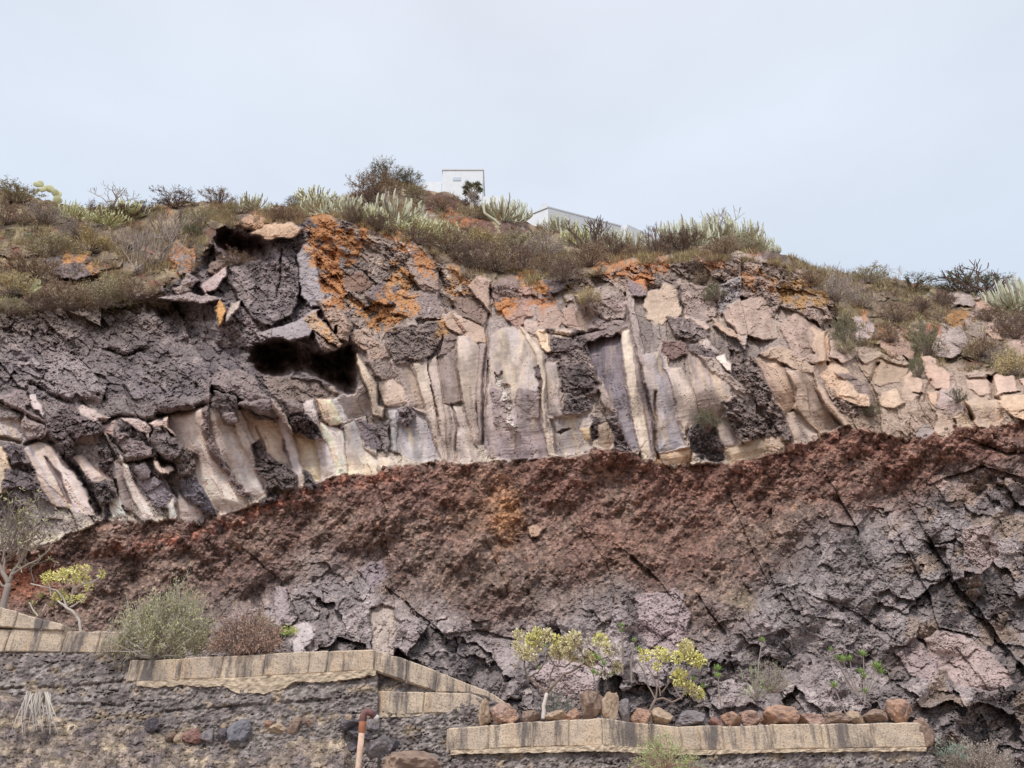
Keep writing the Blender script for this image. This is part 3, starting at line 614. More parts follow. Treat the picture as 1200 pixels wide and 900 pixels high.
# fissures, gullies
for pts, wd, dp, up in [
    ([(1095,640),(1125,690),(1150,715),(1180,760),(1215,800)], 9, 1.0, .5), ([(1060,640),(1090,700),(1100,735),(1130,742)], 5, .5, .4),
    ([(745,655),(762,668),(770,678)], 6, .6, .35), ([(690,630),(712,660),(720,690)], 6, .35, .1), ([(575,645),(592,680),(597,700)], 4, .4, .1),
    ([(985,585),(1005,620),(1008,650)], 6, .5, .3), ([(905,600),(900,660),(912,700)], 4, .4, .2), ([(925,665),(935,700),(942,720)], 2.5, .35, .1),
    ([(440,565),(455,600),(452,625),(460,690)], 5, .4, .25), ([(300,655),(330,680),(340,700)], 4, .35, .2), ([(456,690),(520,742),(560,738),(600,748)], 3.5, .35, .2),
    ([(610,640),(620,690),(628,725)], 4, .3, .1), ([(860,590),(880,640),(895,672)], 5, .4, .2), ([(1110,560),(1150,545),(1200,560)], 4, .35, .3),
    ([(500,284),(520,330),(533,372),(545,392)], 2.5, .35, .15), ([(330,292),(328,330),(324,350)], 1.5, .35, .0), ([(390,300),(404,340),(412,372)], 2, .25, .1),
    ([(572,368),(571,400),(566,440),(566,520)], 1.6, .35, .0), ([(733,345),(741,400),(756,450),(766,500),(771,540)], 1.8, .35, .0), ([(768,460),(768,520),(772,545)], 1.6, .3, .0),
    ([(60,520),(90,552),(118,600)], 3, .35, .0), ([(300,500),(322,560),(330,570)], 1.2, .15, .0), ([(530,475),(536,500),(534,540)], 1.5, .25, .0),
    ([(1028,428),(1018,450),(1030,476)], 3, .6, .0), ([(1090,446),(1084,470)], 3, .5, 0), ([(1158,440),(1164,466),(1172,470)], 2.2, .6, 0), ([(1128,470),(1140,490)], 2.2, .5, 0),
    ([(968,390),(970,428)], 1.6, .4, 0), ([(0,472),(30,486),(52,496)], 2.5, .4, .2), ([(0,514),(30,520),(45,516)], 2.5, .35, .0), ([(36,450),(62,462),(80,470)], 3, .5, .25),
    ([(118,493),(140,488),(180,492)], 2.5, .4, .2), ([(148,540),(180,538),(205,545)], 3, .45, .2), ([(186,486),(215,482),(240,474)], 4, .7, .3), ([(640,390),(670,394),(700,386)], 2.5, .4, .2),
    ([(1150,520),(1180,530),(1215,528)], 4, .4, .3), ([(128,410),(150,416),(166,410)], 3, .5, .3), ([(960,700),(1000,715),(1040,742)], 4, .35, .2), ([(820,700),(850,740),(862,790)], 3, .35, .2),
    ([(760,760),(790,740),(800,700)], 2.5, .25, .1), ([(700,830),(708,790),(690,750),(640,735)], 3, .4, .2)]:
    gash(pts, wd*(1.2 if pts[0][1] > 560 else 1), dp*(.34 if pts[0][1] > 545 else .8), up*.8)
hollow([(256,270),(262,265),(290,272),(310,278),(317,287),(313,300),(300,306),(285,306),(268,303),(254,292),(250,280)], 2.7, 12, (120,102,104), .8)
hollow([(236,300),(250,286),(258,300),(246,318),(236,316)], 1.2, 6)
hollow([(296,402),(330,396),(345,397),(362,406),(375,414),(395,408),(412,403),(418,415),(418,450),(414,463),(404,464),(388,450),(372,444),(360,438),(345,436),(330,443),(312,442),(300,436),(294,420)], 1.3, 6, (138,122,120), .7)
hollow([(294,404),(330,397),(344,399),(352,410),(350,424),(338,436),(326,443),(310,442),(300,436),(292,420)], 1.9, 9, None, .5)
hollow([(364,414),(380,410),(396,408),(413,403),(419,415),(419,450),(415,464),(402,464),(388,452),(374,444),(364,432)], 2.2, 9, None, .4)
hollow([(343,428),(352,424),(358,432),(352,442),(344,440)], .8, 5)
hollow([(389,385),(393,383),(397,387),(395,392),(390,391)], 1.2, 2.5)
# lichen patches (their own colour, on top of everything)
lich = fbm(PX/9, PY/9, 5, 97); lich2 = fbm(xq/22, yq/9, 4, 98)
for pts, amt, cc in [
    ([(362,258),(385,248),(402,268),(392,292),(402,322),(408,352),(388,360),(370,320),(361,290)], .30, (204,122,56)),
    ([(398,268),(438,262),(430,304),(400,304)], .10, (196,120,60)), ([(448,268),(476,272),(506,300),(512,322),(494,328),(478,292),(455,288)], .02, (200,122,60)),
    ([(402,340),(430,360),(462,330),(458,300),(492,346),(488,366),(452,384),(418,372)], .14, (204,128,60)), ([(526,312),(552,318),(548,350),(526,350)], -.02, (188,126,72)),
    ([(584,352),(598,350),(602,366),(588,370)], .3, (204,122,60)), ([(604,318),(620,318),(640,334),(630,342)], .2, (202,124,58)), ([(622,344),(648,350),(640,366),(622,362)], .1, (190,112,66)), ([(655,340),(690,334),(688,352),(660,358)], .05, (160,130,84)),
    ([(696,306),(735,300),(776,298),(788,318),(750,330),(708,322)], .12, (198,118,66)), ([(744,328),(756,320),(752,338)], .1, (200,120,70)),
    ([(858,314),(912,318),(908,344),(868,334)], .02, (190,124,74)), ([(910,330),(950,326),(978,356),(955,364),(918,354)], .16, (184,132,72)), ([(818,296),(846,296),(846,318),(820,314)], .05, (180,116,74)),
    ([(1000,350),(1028,358),(1016,374),(1000,362)], .15, (178,112,64)), ([(1030,385),(1042,384),(1040,396),(1028,396)], .3, (206,122,72)), ([(1110,366),(1142,366),(1134,386),(1112,380)], .2, (180,116,58)), ([(1090,384),(1104,384),(1100,394),(1090,394)], .3, (196,104,66)),
    ([(76,296),(100,300),(98,312),(78,306)], .3, (208,132,60)), ([(100,306),(118,306),(116,316),(102,314)], .1, (196,130,70)), ([(198,290),(228,288),(230,314),(200,316)], .0, (196,118,70)),
    ([(516,252),(560,250),(552,264),(520,264)], .1, (188,108,62)), ([(372,374),(384,372),(396,400),(388,404)], .0, (206,142,80)), ([(508,376),(520,372),(520,400),(510,400)], .1, (190,130,70)), ([(184,238),(196,240),(200,250),(188,250)], .2, (190,120,76))]:
    w = window(pts, 14)
    sd = sdpoly(pts, PX[w]+2.5*wx[w], PY[w]+2.5*wy[w])
    m = ss(0, .13, lich[w]+.6*lich2[w]+.5*n3[w]+amt-.06+np.clip(sd/22, -.8, .22))*ss(-6, 2, sd)
    cc = np.array(cc, float); cc = cc.mean()+(cc-cc.mean())*.86+np.array([4, 8, 8])
    col[w] = mixc(col[w], np.broadcast_to(rgb(cc), col[w].shape)*(1+.12*n3[w])[..., None], m*.78)
# grey-white lichen speckle
fg = (1-.75*zCol*(ROUGH != 1))
col = col*(1+(.16*grain+.10*perlin(PX/1.7, PY/1.5, 128))*fg)[..., None]
sp_ = ss(.28, .42, fbm(PX/5, PY/5, 3, 99))*ss(-.1, .2, fbm(PX/50, PY/40, 2, 89))*(zUp+zB*zV)
col = mixc(col, np.broadcast_to(rgb((186,184,190)), col.shape), np.clip(sp_, 0, 1)*.5*ss(380, 460, PX))

ALB = 1.08
grey_ = col.mean(-1, keepdims=True)
col = (grey_+.84*(col-grey_))*np.array([1.03, 1.0, .966])
COL = lin(np.clip(col, 5, 250))*ALB
COL = np.clip(COL, .01, .75)
Yd = Ybase-h
Yd = np.maximum(Yd, 13.2)
P = at(PX, PY, Yd)
# plateau behind the skyline
back = []
last = P[-1]
for i, d in enumerate([1, 3, 7, 14, 26, 45, 75, 120]):
    q = last.copy(); q[:, 1] += d; q[:, 0] *= (q[:, 1]/last[:, 1])**.5; q[:, 2] -= .25*d**.8-.25*np.sin(q[:, 0]*.3+i)
    back.append(q)
Pall = np.concatenate([P, np.stack(back)], 0)
CALL = np.concatenate([COL, np.repeat(COL[-1:], len(back), 0)], 0)
zone = np.where(zB < .5, np.where(zG > .5, 3, 2), np.where(zV > .5, 0, 1)).astype(np.int32)
zone = np.concatenate([zone, np.zeros((len(back), nc), np.int32)], 0)
REGA = np.concatenate([REG, np.zeros((len(back), nc), np.int32)], 0)
NR = Pall.shape[0]
verts_all = Pall.reshape(-1, 3).astype(np.float32); cols_all = CALL.reshape(-1, 3).astype(np.float32)
idx = np.arange(NR*nc).reshape(NR, nc)
quads = np.stack([idx[:-1, :-1], idx[:-1, 1:], idx[1:, 1:], idx[1:, :-1]], -1).reshape(-1, 4)
fz = zone[:-1, :-1].ravel(); fr = REGA[:-1, :-1].ravel()
def submesh(name, mask, mat, parent=None, smooth=False):
    f = quads[mask]
    if len(f) < 6: return None
    u, inv = np.unique(f.ravel(), return_inverse=True)
    me = mesh_np(name, verts_all[u], inv.reshape(-1, 4), mat, cols_all[u], smooth)
    return link(name, me, parent)
hillside = submesh('hillside', (fr == 0) & (fz == 0), MAT_ROCK)
tag(hillside, 'scrub covered slope above the cliff running back to the skyline', kind='structure')
basalt = submesh('basalt_cliff', (fr == 0) & (fz == 1), MAT_ROCK)
tag(basalt, 'grey basalt band of the cliff with leaning columns and two dark hollows', kind='structure')
cinder = submesh('cinder_layer', (fr == 0) & (fz == 2), MAT_CINDER)
tag(cinder, 'red and brown crumbly cinder layer under the basalt columns', kind='structure')
lava = submesh('lava_rock_foot', (fr == 0) & (fz == 3), MAT_ROCK)
tag(lava, 'fractured grey lava rock at the foot of the cliff behind the walls', kind='structure')
zoneobj = {0: hillside, 1: basalt, 2: cinder, 3: lava}
order = np.argsort(fr, kind='stable'); srt = fr[order]
for i, (kind, label) in enumerate(pieces):
    a, b = np.searchsorted(srt, [i+1, i+2])
    if b-a < 8: continue
    ids = order[a:b]
    z = np.bincount(fz[ids], minlength=4).argmax()
    rough_piece = (ROUGH.ravel()[quads[ids[len(ids)//2], 0]] == 1)
    f = quads[ids]; u, inv = np.unique(f.ravel(), return_inverse=True)
    me = mesh_np(kind, verts_all[u], inv.reshape(-1, 4), MAT_ROCK if rough_piece else MAT_SMOOTH, cols_all[u], False)
    o = link(kind, me, zoneobj[int(z)])
    if label: o['label'] = label
def surf(px, py):
    """point on the cliff surface seen at px,py"""
    c = int(np.clip(np.searchsorted(PXc, px), 0, nc-1)); r = int(np.argmin(np.abs(PY[:, c]-py)))
    return Vector(P[r, c].tolist())
def depth(px, py): return surf(px, py).y

# ------------------------------------------------------------------ shared builders for the things in front of and on the cliff
def px_m(p):
    """metres covered by one photo pixel at point p"""
    return ((p.y-CAM[1])*cp+(p.z-CAM[2])*sp)/F
class MB:
    def __init__(s): s.v = []; s.f = []; s.m = []
    def tube(s, pts, rad, sides=4, mat=0, cap=True):
        b0 = len(s.v); n = len(pts)
        for i, p in enumerate(pts):
            d = (pts[min(i+1, n-1)]-pts[max(i-1, 0)]); d = d.normalized() if d.length > 1e-9 else Vector((0, 0, 1))
            a = d.orthogonal().normalized() if i == 0 else (a-d*a.dot(d)).normalized()
            c = d.cross(a)
            for k in range(sides):
                t = 2*math.pi*k/sides
                s.v.append(p+(a*math.cos(t)+c*math.sin(t))*rad[i])
        for i in range(n-1):
            for k in range(sides):
                q = b0+i*sides; k2 = (k+1) % sides
                s.f.append((q+k, q+k2, q+sides+k2, q+sides+k)); s.m.append(mat)
        if cap:
            s.f.append(tuple(b0+(n-1)*sides+k for k in range(sides))); s.m.append(mat)
    def leaf(s, p, d, ln, w, mat=0, nrm=None):
        d = d.normalized(); a = (nrm or rvec()).cross(d)
        a = a.normalized() if a.length > 1e-6 else d.orthogonal()
        b = len(s.v); m = p+d*ln*.5
        s.v += [p, m+a*w*.5, p+d*ln, m-a*w*.5]; s.f.append((b, b+1, b+2, b+3)); s.m.append(mat)
    def mesh(s, name, mats, smooth=False): return tri_mesh(name, s.v, s.f, mats, s.m, smooth)
def rvec():
    while True:
        v = Vector((random.uniform(-1, 1), random.uniform(-1, 1), random.uniform(-1, 1)))
        if .05 < v.length < 1: return v.normalized()
def simple_mat(name, c, var=.3, rough=.85, alt=None, island=True, scale=6., bump=0., sat=.86):
    m = bpy.data.materials.new(name); m.use_nodes = True; nt = m.node_tree; n, l = nt.nodes, nt.links
    b = n['Principled BSDF']; b.inputs['Roughness'].default_value = rough; b.inputs['Specular IOR Level'].default_value = .2
    ds = lambda q: np.mean(q)+(np.array(q, float)-np.mean(q))*sat
    c1 = np.clip(lin(ds(c))*ALB, 0, .82); c2 = np.clip(lin(ds(alt))*ALB, 0, .82) if alt is not None else c1*(1-var)
    if alt is None: c1 = np.clip(c1*(1+var), 0, .85)
    mix = n.new('ShaderNodeMix'); mix.data_type = 'RGBA'
    mix.inputs[6].default_value = (*c2, 1); mix.inputs[7].default_value = (*c1, 1)
    co = n.new('ShaderNodeTexCoord'); nz = n.new('ShaderNodeTexNoise'); nz.inputs['Scale'].default_value = scale; nz.inputs['Detail'].default_value = 5
    l.new(co.outputs['Object'], nz.inputs['Vector'])
    if island:
        g = n.new('ShaderNodeNewGeometry'); ad = n.new('ShaderNodeMath'); ad.operation = 'MULTIPLY_ADD'; ad.inputs[1].default_value = .6
        l.new(g.outputs['Random Per Island'], ad.inputs[0]); mu = n.new('ShaderNodeMath'); mu.operation = 'MULTIPLY'; mu.inputs[1].default_value = .4
        l.new(nz.outputs['Fac'], mu.inputs[0]); l.new(mu.outputs[0], ad.inputs[2]); l.new(ad.outputs[0], mix.inputs[0])
    else:
        mr = n.new('ShaderNodeMapRange'); mr.inputs[1].default_value = .3; mr.inputs[2].default_value = .7
        l.new(nz.outputs['Fac'], mr.inputs[0]); l.new(mr.outputs[0], mix.inputs[0])
    l.new(mix.outputs[2], b.inputs['Base Color'])
    if bump:
        bp = n.new('ShaderNodeBump'); bp.inputs['Strength'].default_value = bump; bp.inputs['Distance'].default_value = .02
        l.new(nz.outputs['Fac'], bp.inputs['Height']); l.new(bp.outputs[0], b.inputs['Normal'])
    return m

# ------------------------------------------------------------------ ground
gm = rock_mat('dusty_ground', 3, .5, .3)
xs = np.concatenate([-np.geomspace(2500, 12, 14), np.linspace(-11, 11, 45), np.geomspace(12, 2500, 14)])
ys = np.concatenate([-np.geomspace(2500, 6, 12), np.linspace(-5, 16, 40), np.geomspace(18, 2500, 12)])
gx, gy = np.meshgrid(xs, ys)
gz = .05*fbm(gx, gy, 3, 200)*(np.abs(gx) < 60)
gi = np.arange(gx.size).reshape(gx.shape)
gq = np.stack([gi[:-1, :-1], gi[:-1, 1:], gi[1:, 1:], gi[1:, :-1]], -1).reshape(-1, 4)
tag(link('ground', mesh_np('ground', np.stack([gx, gy, gz], -1).reshape(-1, 3), gq, gm, np.tile(lin((150, 132, 116))*ALB, (gx.size, 1)))),
    'bare dusty ground below the terrace walls', kind='structure')

# ------------------------------------------------------------------ terrace walls
def block_mat():
    m = bpy.data.materials.new('weathered_block'); m.use_nodes = True; nt = m.node_tree; n, l = nt.nodes, nt.links
    b = n['Principled BSDF']; b.inputs['Roughness'].default_value = .95; b.inputs['Specular IOR Level'].default_value = .15
    co = n.new('ShaderNodeTexCoord')
    def noise(scale, vec=(1, 1, 1), det=5, loc=0):
        mp = n.new('ShaderNodeMapping'); mp.inputs['Scale'].default_value = vec; mp.inputs['Location'].default_value = (loc, loc*.7, loc*.3)
        l.new(co.outputs['Object'], mp.inputs[0])
        t = n.new('ShaderNodeTexNoise'); t.inputs['Scale'].default_value = scale; t.inputs['Detail'].default_value = det; t.inputs['Roughness'].default_value = .65
        l.new(mp.outputs[0], t.inputs['Vector']); return t.outputs['Fac']
    def step_(x, a, c):
        r = n.new('ShaderNodeMapRange'); r.inputs[1].default_value = a; r.inputs[2].default_value = c; l.new(x, r.inputs[0]); return r.outputs[0]
    def mix(a, c, f):
        x = n.new('ShaderNodeMix'); x.data_type = 'RGBA'
        if isinstance(a, tuple): x.inputs[6].default_value = a
        else: l.new(a, x.inputs[6])
        x.inputs[7].default_value = c; l.new(f, x.inputs[0]); return x.outputs[2]
    L = lambda c: (*(lin(c)*ALB), 1)
    c0 = mix(L((212, 192, 168)), L((192, 174, 156)), step_(noise(2.5), .4, .6))
    c0 = mix(c0, L((204, 176, 148)), step_(noise(5, (1, 1, .12), 3, 3), .54, .70))
    c0 = mix(c0, L((122, 113, 108)), step_(noise(4.4, (1, 1, .2), 8, 9), .49, .60))
    sp1 = n.new('ShaderNodeMath'); sp1.operation = 'MULTIPLY'; sp1.inputs[1].default_value = .75
    l.new(step_(noise(42, (1, 1, 1), 4), .5, .68), sp1.inputs[0])
    c0 = mix(c0, L((96, 88, 84)), sp1.outputs[0])
    l.new(c0, b.inputs['Base Color'])
    bp = n.new('ShaderNodeBump'); bp.inputs['Strength'].default_value = .7; bp.inputs['Distance'].default_value = .02
    l.new(noise(38, (1, 1, 1), 6), bp.inputs['Height']); l.new(bp.outputs[0], b.inputs['Normal'])
    return m
M_BLOCK = block_mat()
M_MORTAR = simple_mat('pale_mortar', (196, 178, 156), alt=(168, 150, 132), island=False, scale=9, bump=.8)
from mathutils import noise as mnoise
def prism(corners, y0, y1, depth_, jit=.011, cuts=5, round_=.015):
    """box whose front face has four photo corners (top-left, top-right, bottom-right, bottom-left)"""
    tl, tr, br, bl = corners
    a = V(*tl, y0); b = V(*tr, y1); zb0 = V(*bl, y0).z; zb1 = V(*br, y1).z
    bm = bmesh.new()
    fr_ = [a, b, Vector((b.x, b.y, zb1)), Vector((a.x, a.y, zb0))]
    nrm = Vector((b.y-a.y, -(b.x-a.x), 0)).normalized()      # toward the viewer
    bk = [p-nrm*depth_ for p in fr_]
    vs = [bm.verts.new(p) for p in fr_+bk]
    for f in [(0, 3, 2, 1), (4, 5, 6, 7), (0, 1, 5, 4), (3, 7, 6, 2), (0, 4, 7, 3), (1, 2, 6, 5)]:
        bm.faces.new([vs[i] for i in f])
    bmesh.ops.recalc_face_normals(bm, faces=bm.faces)
    bmesh.ops.bevel(bm, geom=bm.edges[:], offset=round_, segments=1, affect='EDGES')
    bmesh.ops.subdivide_edges(bm, edges=[e for e in bm.edges if e.calc_length() > .15], cuts=cuts, use_grid_fill=True)
    for v in bm.verts:
        v.co += mnoise.noise_vector(v.co*9)*jit+mnoise.noise_vector(v.co*2.3)*jit*1.2
    me = bpy.data.meshes.new('block'); bm.to_mesh(me); bm.free(); return me
def relief_panel(name, px0, px1, top, bot, Yf, hf, cf, mat, parent=None, stp=1.35, thick=.45):
    pxs = np.arange(px0, px1+stp, stp); n = max(8, int((np.max(bot(pxs)-top(pxs)))/stp)); t = np.linspace(0, 1, n)[:, None]
    gx_ = np.repeat(pxs[None], n, 0); gy_ = top(pxs)[None]+(bot(pxs)-top(pxs))[None]*t
    hh = hf(gx_, gy_); cc = cf(gx_, gy_)
    P_ = at(gx_, gy_, Yf(gx_, gy_)-hh)
    ring = np.concatenate([np.array([[0, j] for j in range(len(pxs))]), np.array([[i, len(pxs)-1] for i in range(n)]), np.array([[n-1, j] for j in range(len(pxs))][::-1]), np.array([[i, 0] for i in range(n)][::-1])])
    vs = P_.reshape(-1, 3); id_ = np.arange(vs.shape[0]).reshape(n, -1)
    q = np.stack([id_[1:, :-1], id_[1:, 1:], id_[:-1, 1:], id_[:-1, :-1]], -1).reshape(-1, 4)
    ri = id_[ring[:, 0], ring[:, 1]]; bkv = vs[ri]+np.array([0, thick, 0]); bi = len(vs)+np.arange(len(ri))
    rq = np.stack([ri[:-1], ri[1:], bi[1:], bi[:-1]], -1)
    me = mesh_np(name, np.concatenate([vs, bkv]), np.concatenate([q, rq]), mat, np.concatenate([lin(np.clip(cc, 5, 250)).reshape(-1, 3)*ALB, lin(np.clip(cc, 5, 250)).reshape(-1, 3)[ri]*ALB]))
    return link(name, me, parent)
def slag_h(x, y):
    a1, a2, ra, *_ = worley(x/4.2+.35*fbm(x/9, y/9, 2, 301), (y+.18*x)/3.8, 300)
    ln_ = 0
    for L_ in ([(60,824),(110,826),(190,829)], [(-60,812),(20,806),(70,806),(150,798)], [(190,834),(300,826),(440,816)], [(455,884),(500,880),(523,888)], [(-200,800),(-60,812)]):
        xs_ = [q[0] for q in L_]; yl = np.interp(x, xs_, [q[1] for q in L_]); ln_ = ln_+np.exp(-((y-yl-1.5*fbm(x/12, x*0, 3, 306))/1.6)**2)*ss(xs_[0]-3, xs_[0]+8, x)*ss(xs_[-1]+3, xs_[-1]-8, x)-.6*np.exp(-((y-yl+4)/4.)**2)*ss(xs_[0]-3, xs_[0]+8, x)*ss(xs_[-1]+3, xs_[-1]-8, x)
    b1, b2, rb, *_ = worley(x/12, (y+.18*x)/9, 302)
    crk = np.abs(fbm(x/140, (y+.05*x)/17, 3, 303))
    return .045*(1-a1)*(.4+ra)+.03*(1-b1)*rb+.045*fbm(x/22, y/20, 5, 304)-.07*ss(.012, .0, crk)-.055*ln_*ss(-.15, .15, fbm(x/30, y/30, 3, 307)+.1)
def slag_c(x, y):
    b = np.broadcast_to(rgb((150, 140, 135)), x.shape+(3,)); m = fbm(x/40, y/22, 4, 310)
    b = mixc(b, np.broadcast_to(rgb((130, 120, 117)), b.shape), ss(-.2, .3, m))
    b = mixc(b, np.broadcast_to(rgb((160, 142, 122)), b.shape), ss(.15, .45, fbm(x/26, y/16, 4, 311))*.8)
    a1, a2, ra, *_ = worley(x/5.2, (y+.18*x)/4.4, 300)
    return b*(1+.35*(ra-.5))[..., None]

def wall(label, blocks, body, name='terrace_wall'):
    w_ = empty(name); tag(w_, label, 'wall')
    for corners, y0, y1 in blocks:
        link('cap_block', prism(corners, y0, y1, .34), w_).data.materials.append(M_BLOCK)
    for (c4, y0, y1) in blocks:                      # joint mortar just behind the block faces
        e = 1.0; c5 = ((c4[0][0]-e, c4[0][1]+1), (c4[1][0]+e, c4[1][1]+1), (c4[2][0]+e, c4[2][1]+.5), (c4[3][0]-e, c4[3][1]+.5))
        link('joint_mortar', prism(c5, y0+.028, y1+.028, .25, .006, 3, .004), w_).data.materials.append(M_MORTAR)
    for kw in body: relief_panel('rubble_face', parent=w_, mat=MAT_ROCK, hf=slag_h, cf=slag_c, **kw)
    return w_
def strip_blocks(edges, topf, botf, Yf, gap=.75):
    out = []
    for a, b in zip(edges[:-1], edges[1:]):
        j = random.uniform(-.5, .5)
        out.append((((a+gap, topf(a)+j), (b-gap, topf(b)+j), (b-gap, botf(b)+j), (a+gap, botf(a)+j)), Yf(a), Yf(b)))
    return out
li = lambda pts: (lambda x: np.interp(x, [p[0] for p in pts], [p[1] for p in pts]))
def ragged(f, seed, amp=2.2): return lambda x: f(np.asarray(x, float))+amp*fbm(np.asarray(x, float)/9, np.full(np.shape(x), .3), 3, seed)
# upper left wall, two courses of blocks
bA = strip_blocks([-160, -95, -30, 12, 78, 118, 156], li([(-160, 736), (0, 738), (156, 741)]), li([(-160, 762), (0, 764), (156, 765)]), li([(-160, 13.0), (156, 13.1)]))
bA += [(((-60, 708), (-2, 712), (-2, 734), (-60, 731)), 13.0, 13.0), (((-1, 711), (20, 716), (20, 735), (-1, 734)), 13.0, 13.0), (((21, 717), (50, 726), (50, 738), (21, 736)), 13.03, 13.03), (((51, 726), (76, 733), (76, 739), (51, 738)), 13.03, 13.03)]
wall('old terrace wall at the left edge with a stepped cap of stained pale blocks', bA,
     [dict(px0=-230, px1=166, top=ragged(li([(-230, 762), (166, 766)]), 400, 1.5), bot=li([(-230, 852), (166, 856)]), Yf=lambda x, y: 13.12+0*x-(y-765)*.006)])
# middle wall
bB = strip_blocks([153, 165, 214, 262, 312, 364, 386, 440], li([(153, 774), (262, 769), (360, 764), (440, 761)]), li([(153, 799), (262, 795), (360, 790), (440, 785)]), li([(153, 12.7), (440, 12.4)]))
bB_body = [dict(px0=152, px1=442, top=ragged(li([(152, 798), (262, 793), (300, 799), (360, 788), (442, 784)]), 401, 1.8), bot=li([(152, 905), (442, 905)]), Yf=lambda x, y: 12.78-(x-152)*.001-(y-790)*.004)]
wB = wall('middle terrace wall topped with a streaked row of blocks under the round bushes', bB, bB_body)
mb_top, mb_bot = li([(153, 798.5), (262, 794.5), (360, 789.5), (440, 784.5)]), ragged(li([(153, 802), (180, 806), (215, 803), (262, 805), (280, 812), (310, 812), (334, 806), (345, 798), (380, 800), (440, 790)]), 402, 2.5)
def panel_m(px0, px1, top, bot, Yf, par):
    relief_panel('mortar_bed', px0, px1, top, bot, Yf, lambda x, y: .02*fbm(x/6, y/5, 4, 320)+.01, lambda x, y: np.broadcast_to(rgb((190, 172, 150)), x.shape+(3,))*(1+.2*fbm(x/10, y/7, 4, 321))[..., None], MAT_SMOOTH, par, 1.6, .1)
panel_m(160, 440, mb_top, mb_bot, lambda x, y: 12.66-(x-152)*.001, wB)
# sloping wall going down to the right, with a second course
bC = [(((441.5, 762), (477, 773), (477, 799), (441.5, 786)), 12.4, 12.45), (((478, 773.5), (512, 786.5), (512, 810.5), (478, 799.5)), 12.45, 12.5),
      (((513, 787), (547, 800), (547, 811), (513, 811)), 12.5, 12.55), (((548, 800.5), (574, 811.5), (574, 819), (548, 811)), 12.55, 12.6), (((575, 812), (597, 826), (597, 834), (575, 822)), 12.6, 12.62),
      (((442, 810), (497, 811.5), (497, 836), (442, 838)), 12.42, 12.45), (((498, 811.5), (551, 811.8), (551, 835), (498, 836)), 12.45, 12.5), (((552, 812.5), (594, 832), (594, 838), (552, 836)), 12.5, 12.55)]
wC = wall('sloping terrace wall stepping down from the middle wall to the lower stones', bC,
          [dict(px0=441, px1=640, top=ragged(li([(441, 785), (480, 797), (515, 806), (555, 812), (600, 830), (640, 838)]), 403, 1), bot=li([(441, 960), (640, 960)]), Yf=lambda x, y: 12.62-(y-800)*.0035)])
panel_m(441, 590, li([(441, 835.5), (590, 834.5)]), ragged(li([(441, 841), (520, 838), (590, 840)]), 404, 1.5), lambda x, y: 12.42+(x-441)*.001, wC)
# lower wall, an outward corner at px 705
eD1, eD2 = [524, 573, 622, 666, 705], [705, 762, 797, 846, 902, 961, 968, 1019, 1080]
bD = strip_blocks(eD1, li([(524, 853), (705, 841)]), li([(524, 880), (705, 873)]), li([(524, 12.1), (705, 11.5)]))
bD += strip_blocks(eD2, li([(705, 841), (790, 852), (900, 849), (1080, 847)]), li([(705, 873), (790, 879), (900, 879), (1080, 876)]), li([(705, 11.5), (790, 11.7), (1080, 12.0)]))
wD = wall('lower terrace wall along the bottom carrying a row of loose rusty stones', bD,
          [dict(px0=440, px1=706, top=ragged(li([(440, 889), (520, 882), (706, 876)]), 405, 1), bot=li([(440, 985), (706, 985)]), Yf=lambda x, y: 12.22-(x-524)*.0033-(y-870)*.003),
           dict(px0=704, px1=1112, top=ragged(li([(704, 876), (790, 880), (1080, 878), (1092, 884), (1112, 904)]), 406, 1), bot=li([(704, 985), (1112, 985)]), Yf=lambda x, y: 11.64+(x-705)*.00125-(y-870)*.003)])
panel_m(528, 706, li([(524, 879.5), (705, 872.5)]), ragged(li([(524, 884), (705, 880)]), 407, 1.6), lambda x, y: 12.08-(x-524)*.0033, wD)
panel_m(705, 1085, li([(705, 872.5), (790, 878.5), (900, 878.5), (1085, 875.5)]), ragged(li([(705, 880), (790, 885), (900, 882), (1085, 880)]), 408, 1.6), lambda x, y: 11.52+(x-705)*.0013, wD)
# soil filling the terraces behind the walls
def terrace(px0, px1, pyt, Yf):
    n = 24; f = [V(p, pyt(p), Yf(p)+.3) for p in np.linspace(px0, px1, n)]
    vs = []
    for i in range(6):
        for p in f: vs.append(p+Vector((p.x*.05*i, .8*i, -.03+.05*mnoise.noise(Vector((p.x*2, i*.9, 0))))))
    ia = np.arange(6*n).reshape(6, n)
    q = np.stack([ia[:-1, :-1], ia[:-1, 1:], ia[1:, 1:], ia[1:, :-1]], -1).reshape(-1, 4)
    tag(link('terrace_soil', mesh_np('terrace_soil', np.array([tuple(v) for v in vs]), q, MAT_CINDER, np.tile(lin((150, 122, 104))*ALB, (6*n, 1)))), 'flat earth filling behind a terrace wall', kind='structure')
terrace(-230, 160, li([(-230, 738), (160, 741)]), lambda p: 13.05)
terrace(150, 445, li([(150, 775), (445, 762)]), lambda p: 12.55)
terrace(520, 1085, li([(520, 853), (705, 842), (790, 852), (1085, 847)]), li([(520, 12.1), (705, 11.5), (1085, 12.0)]))
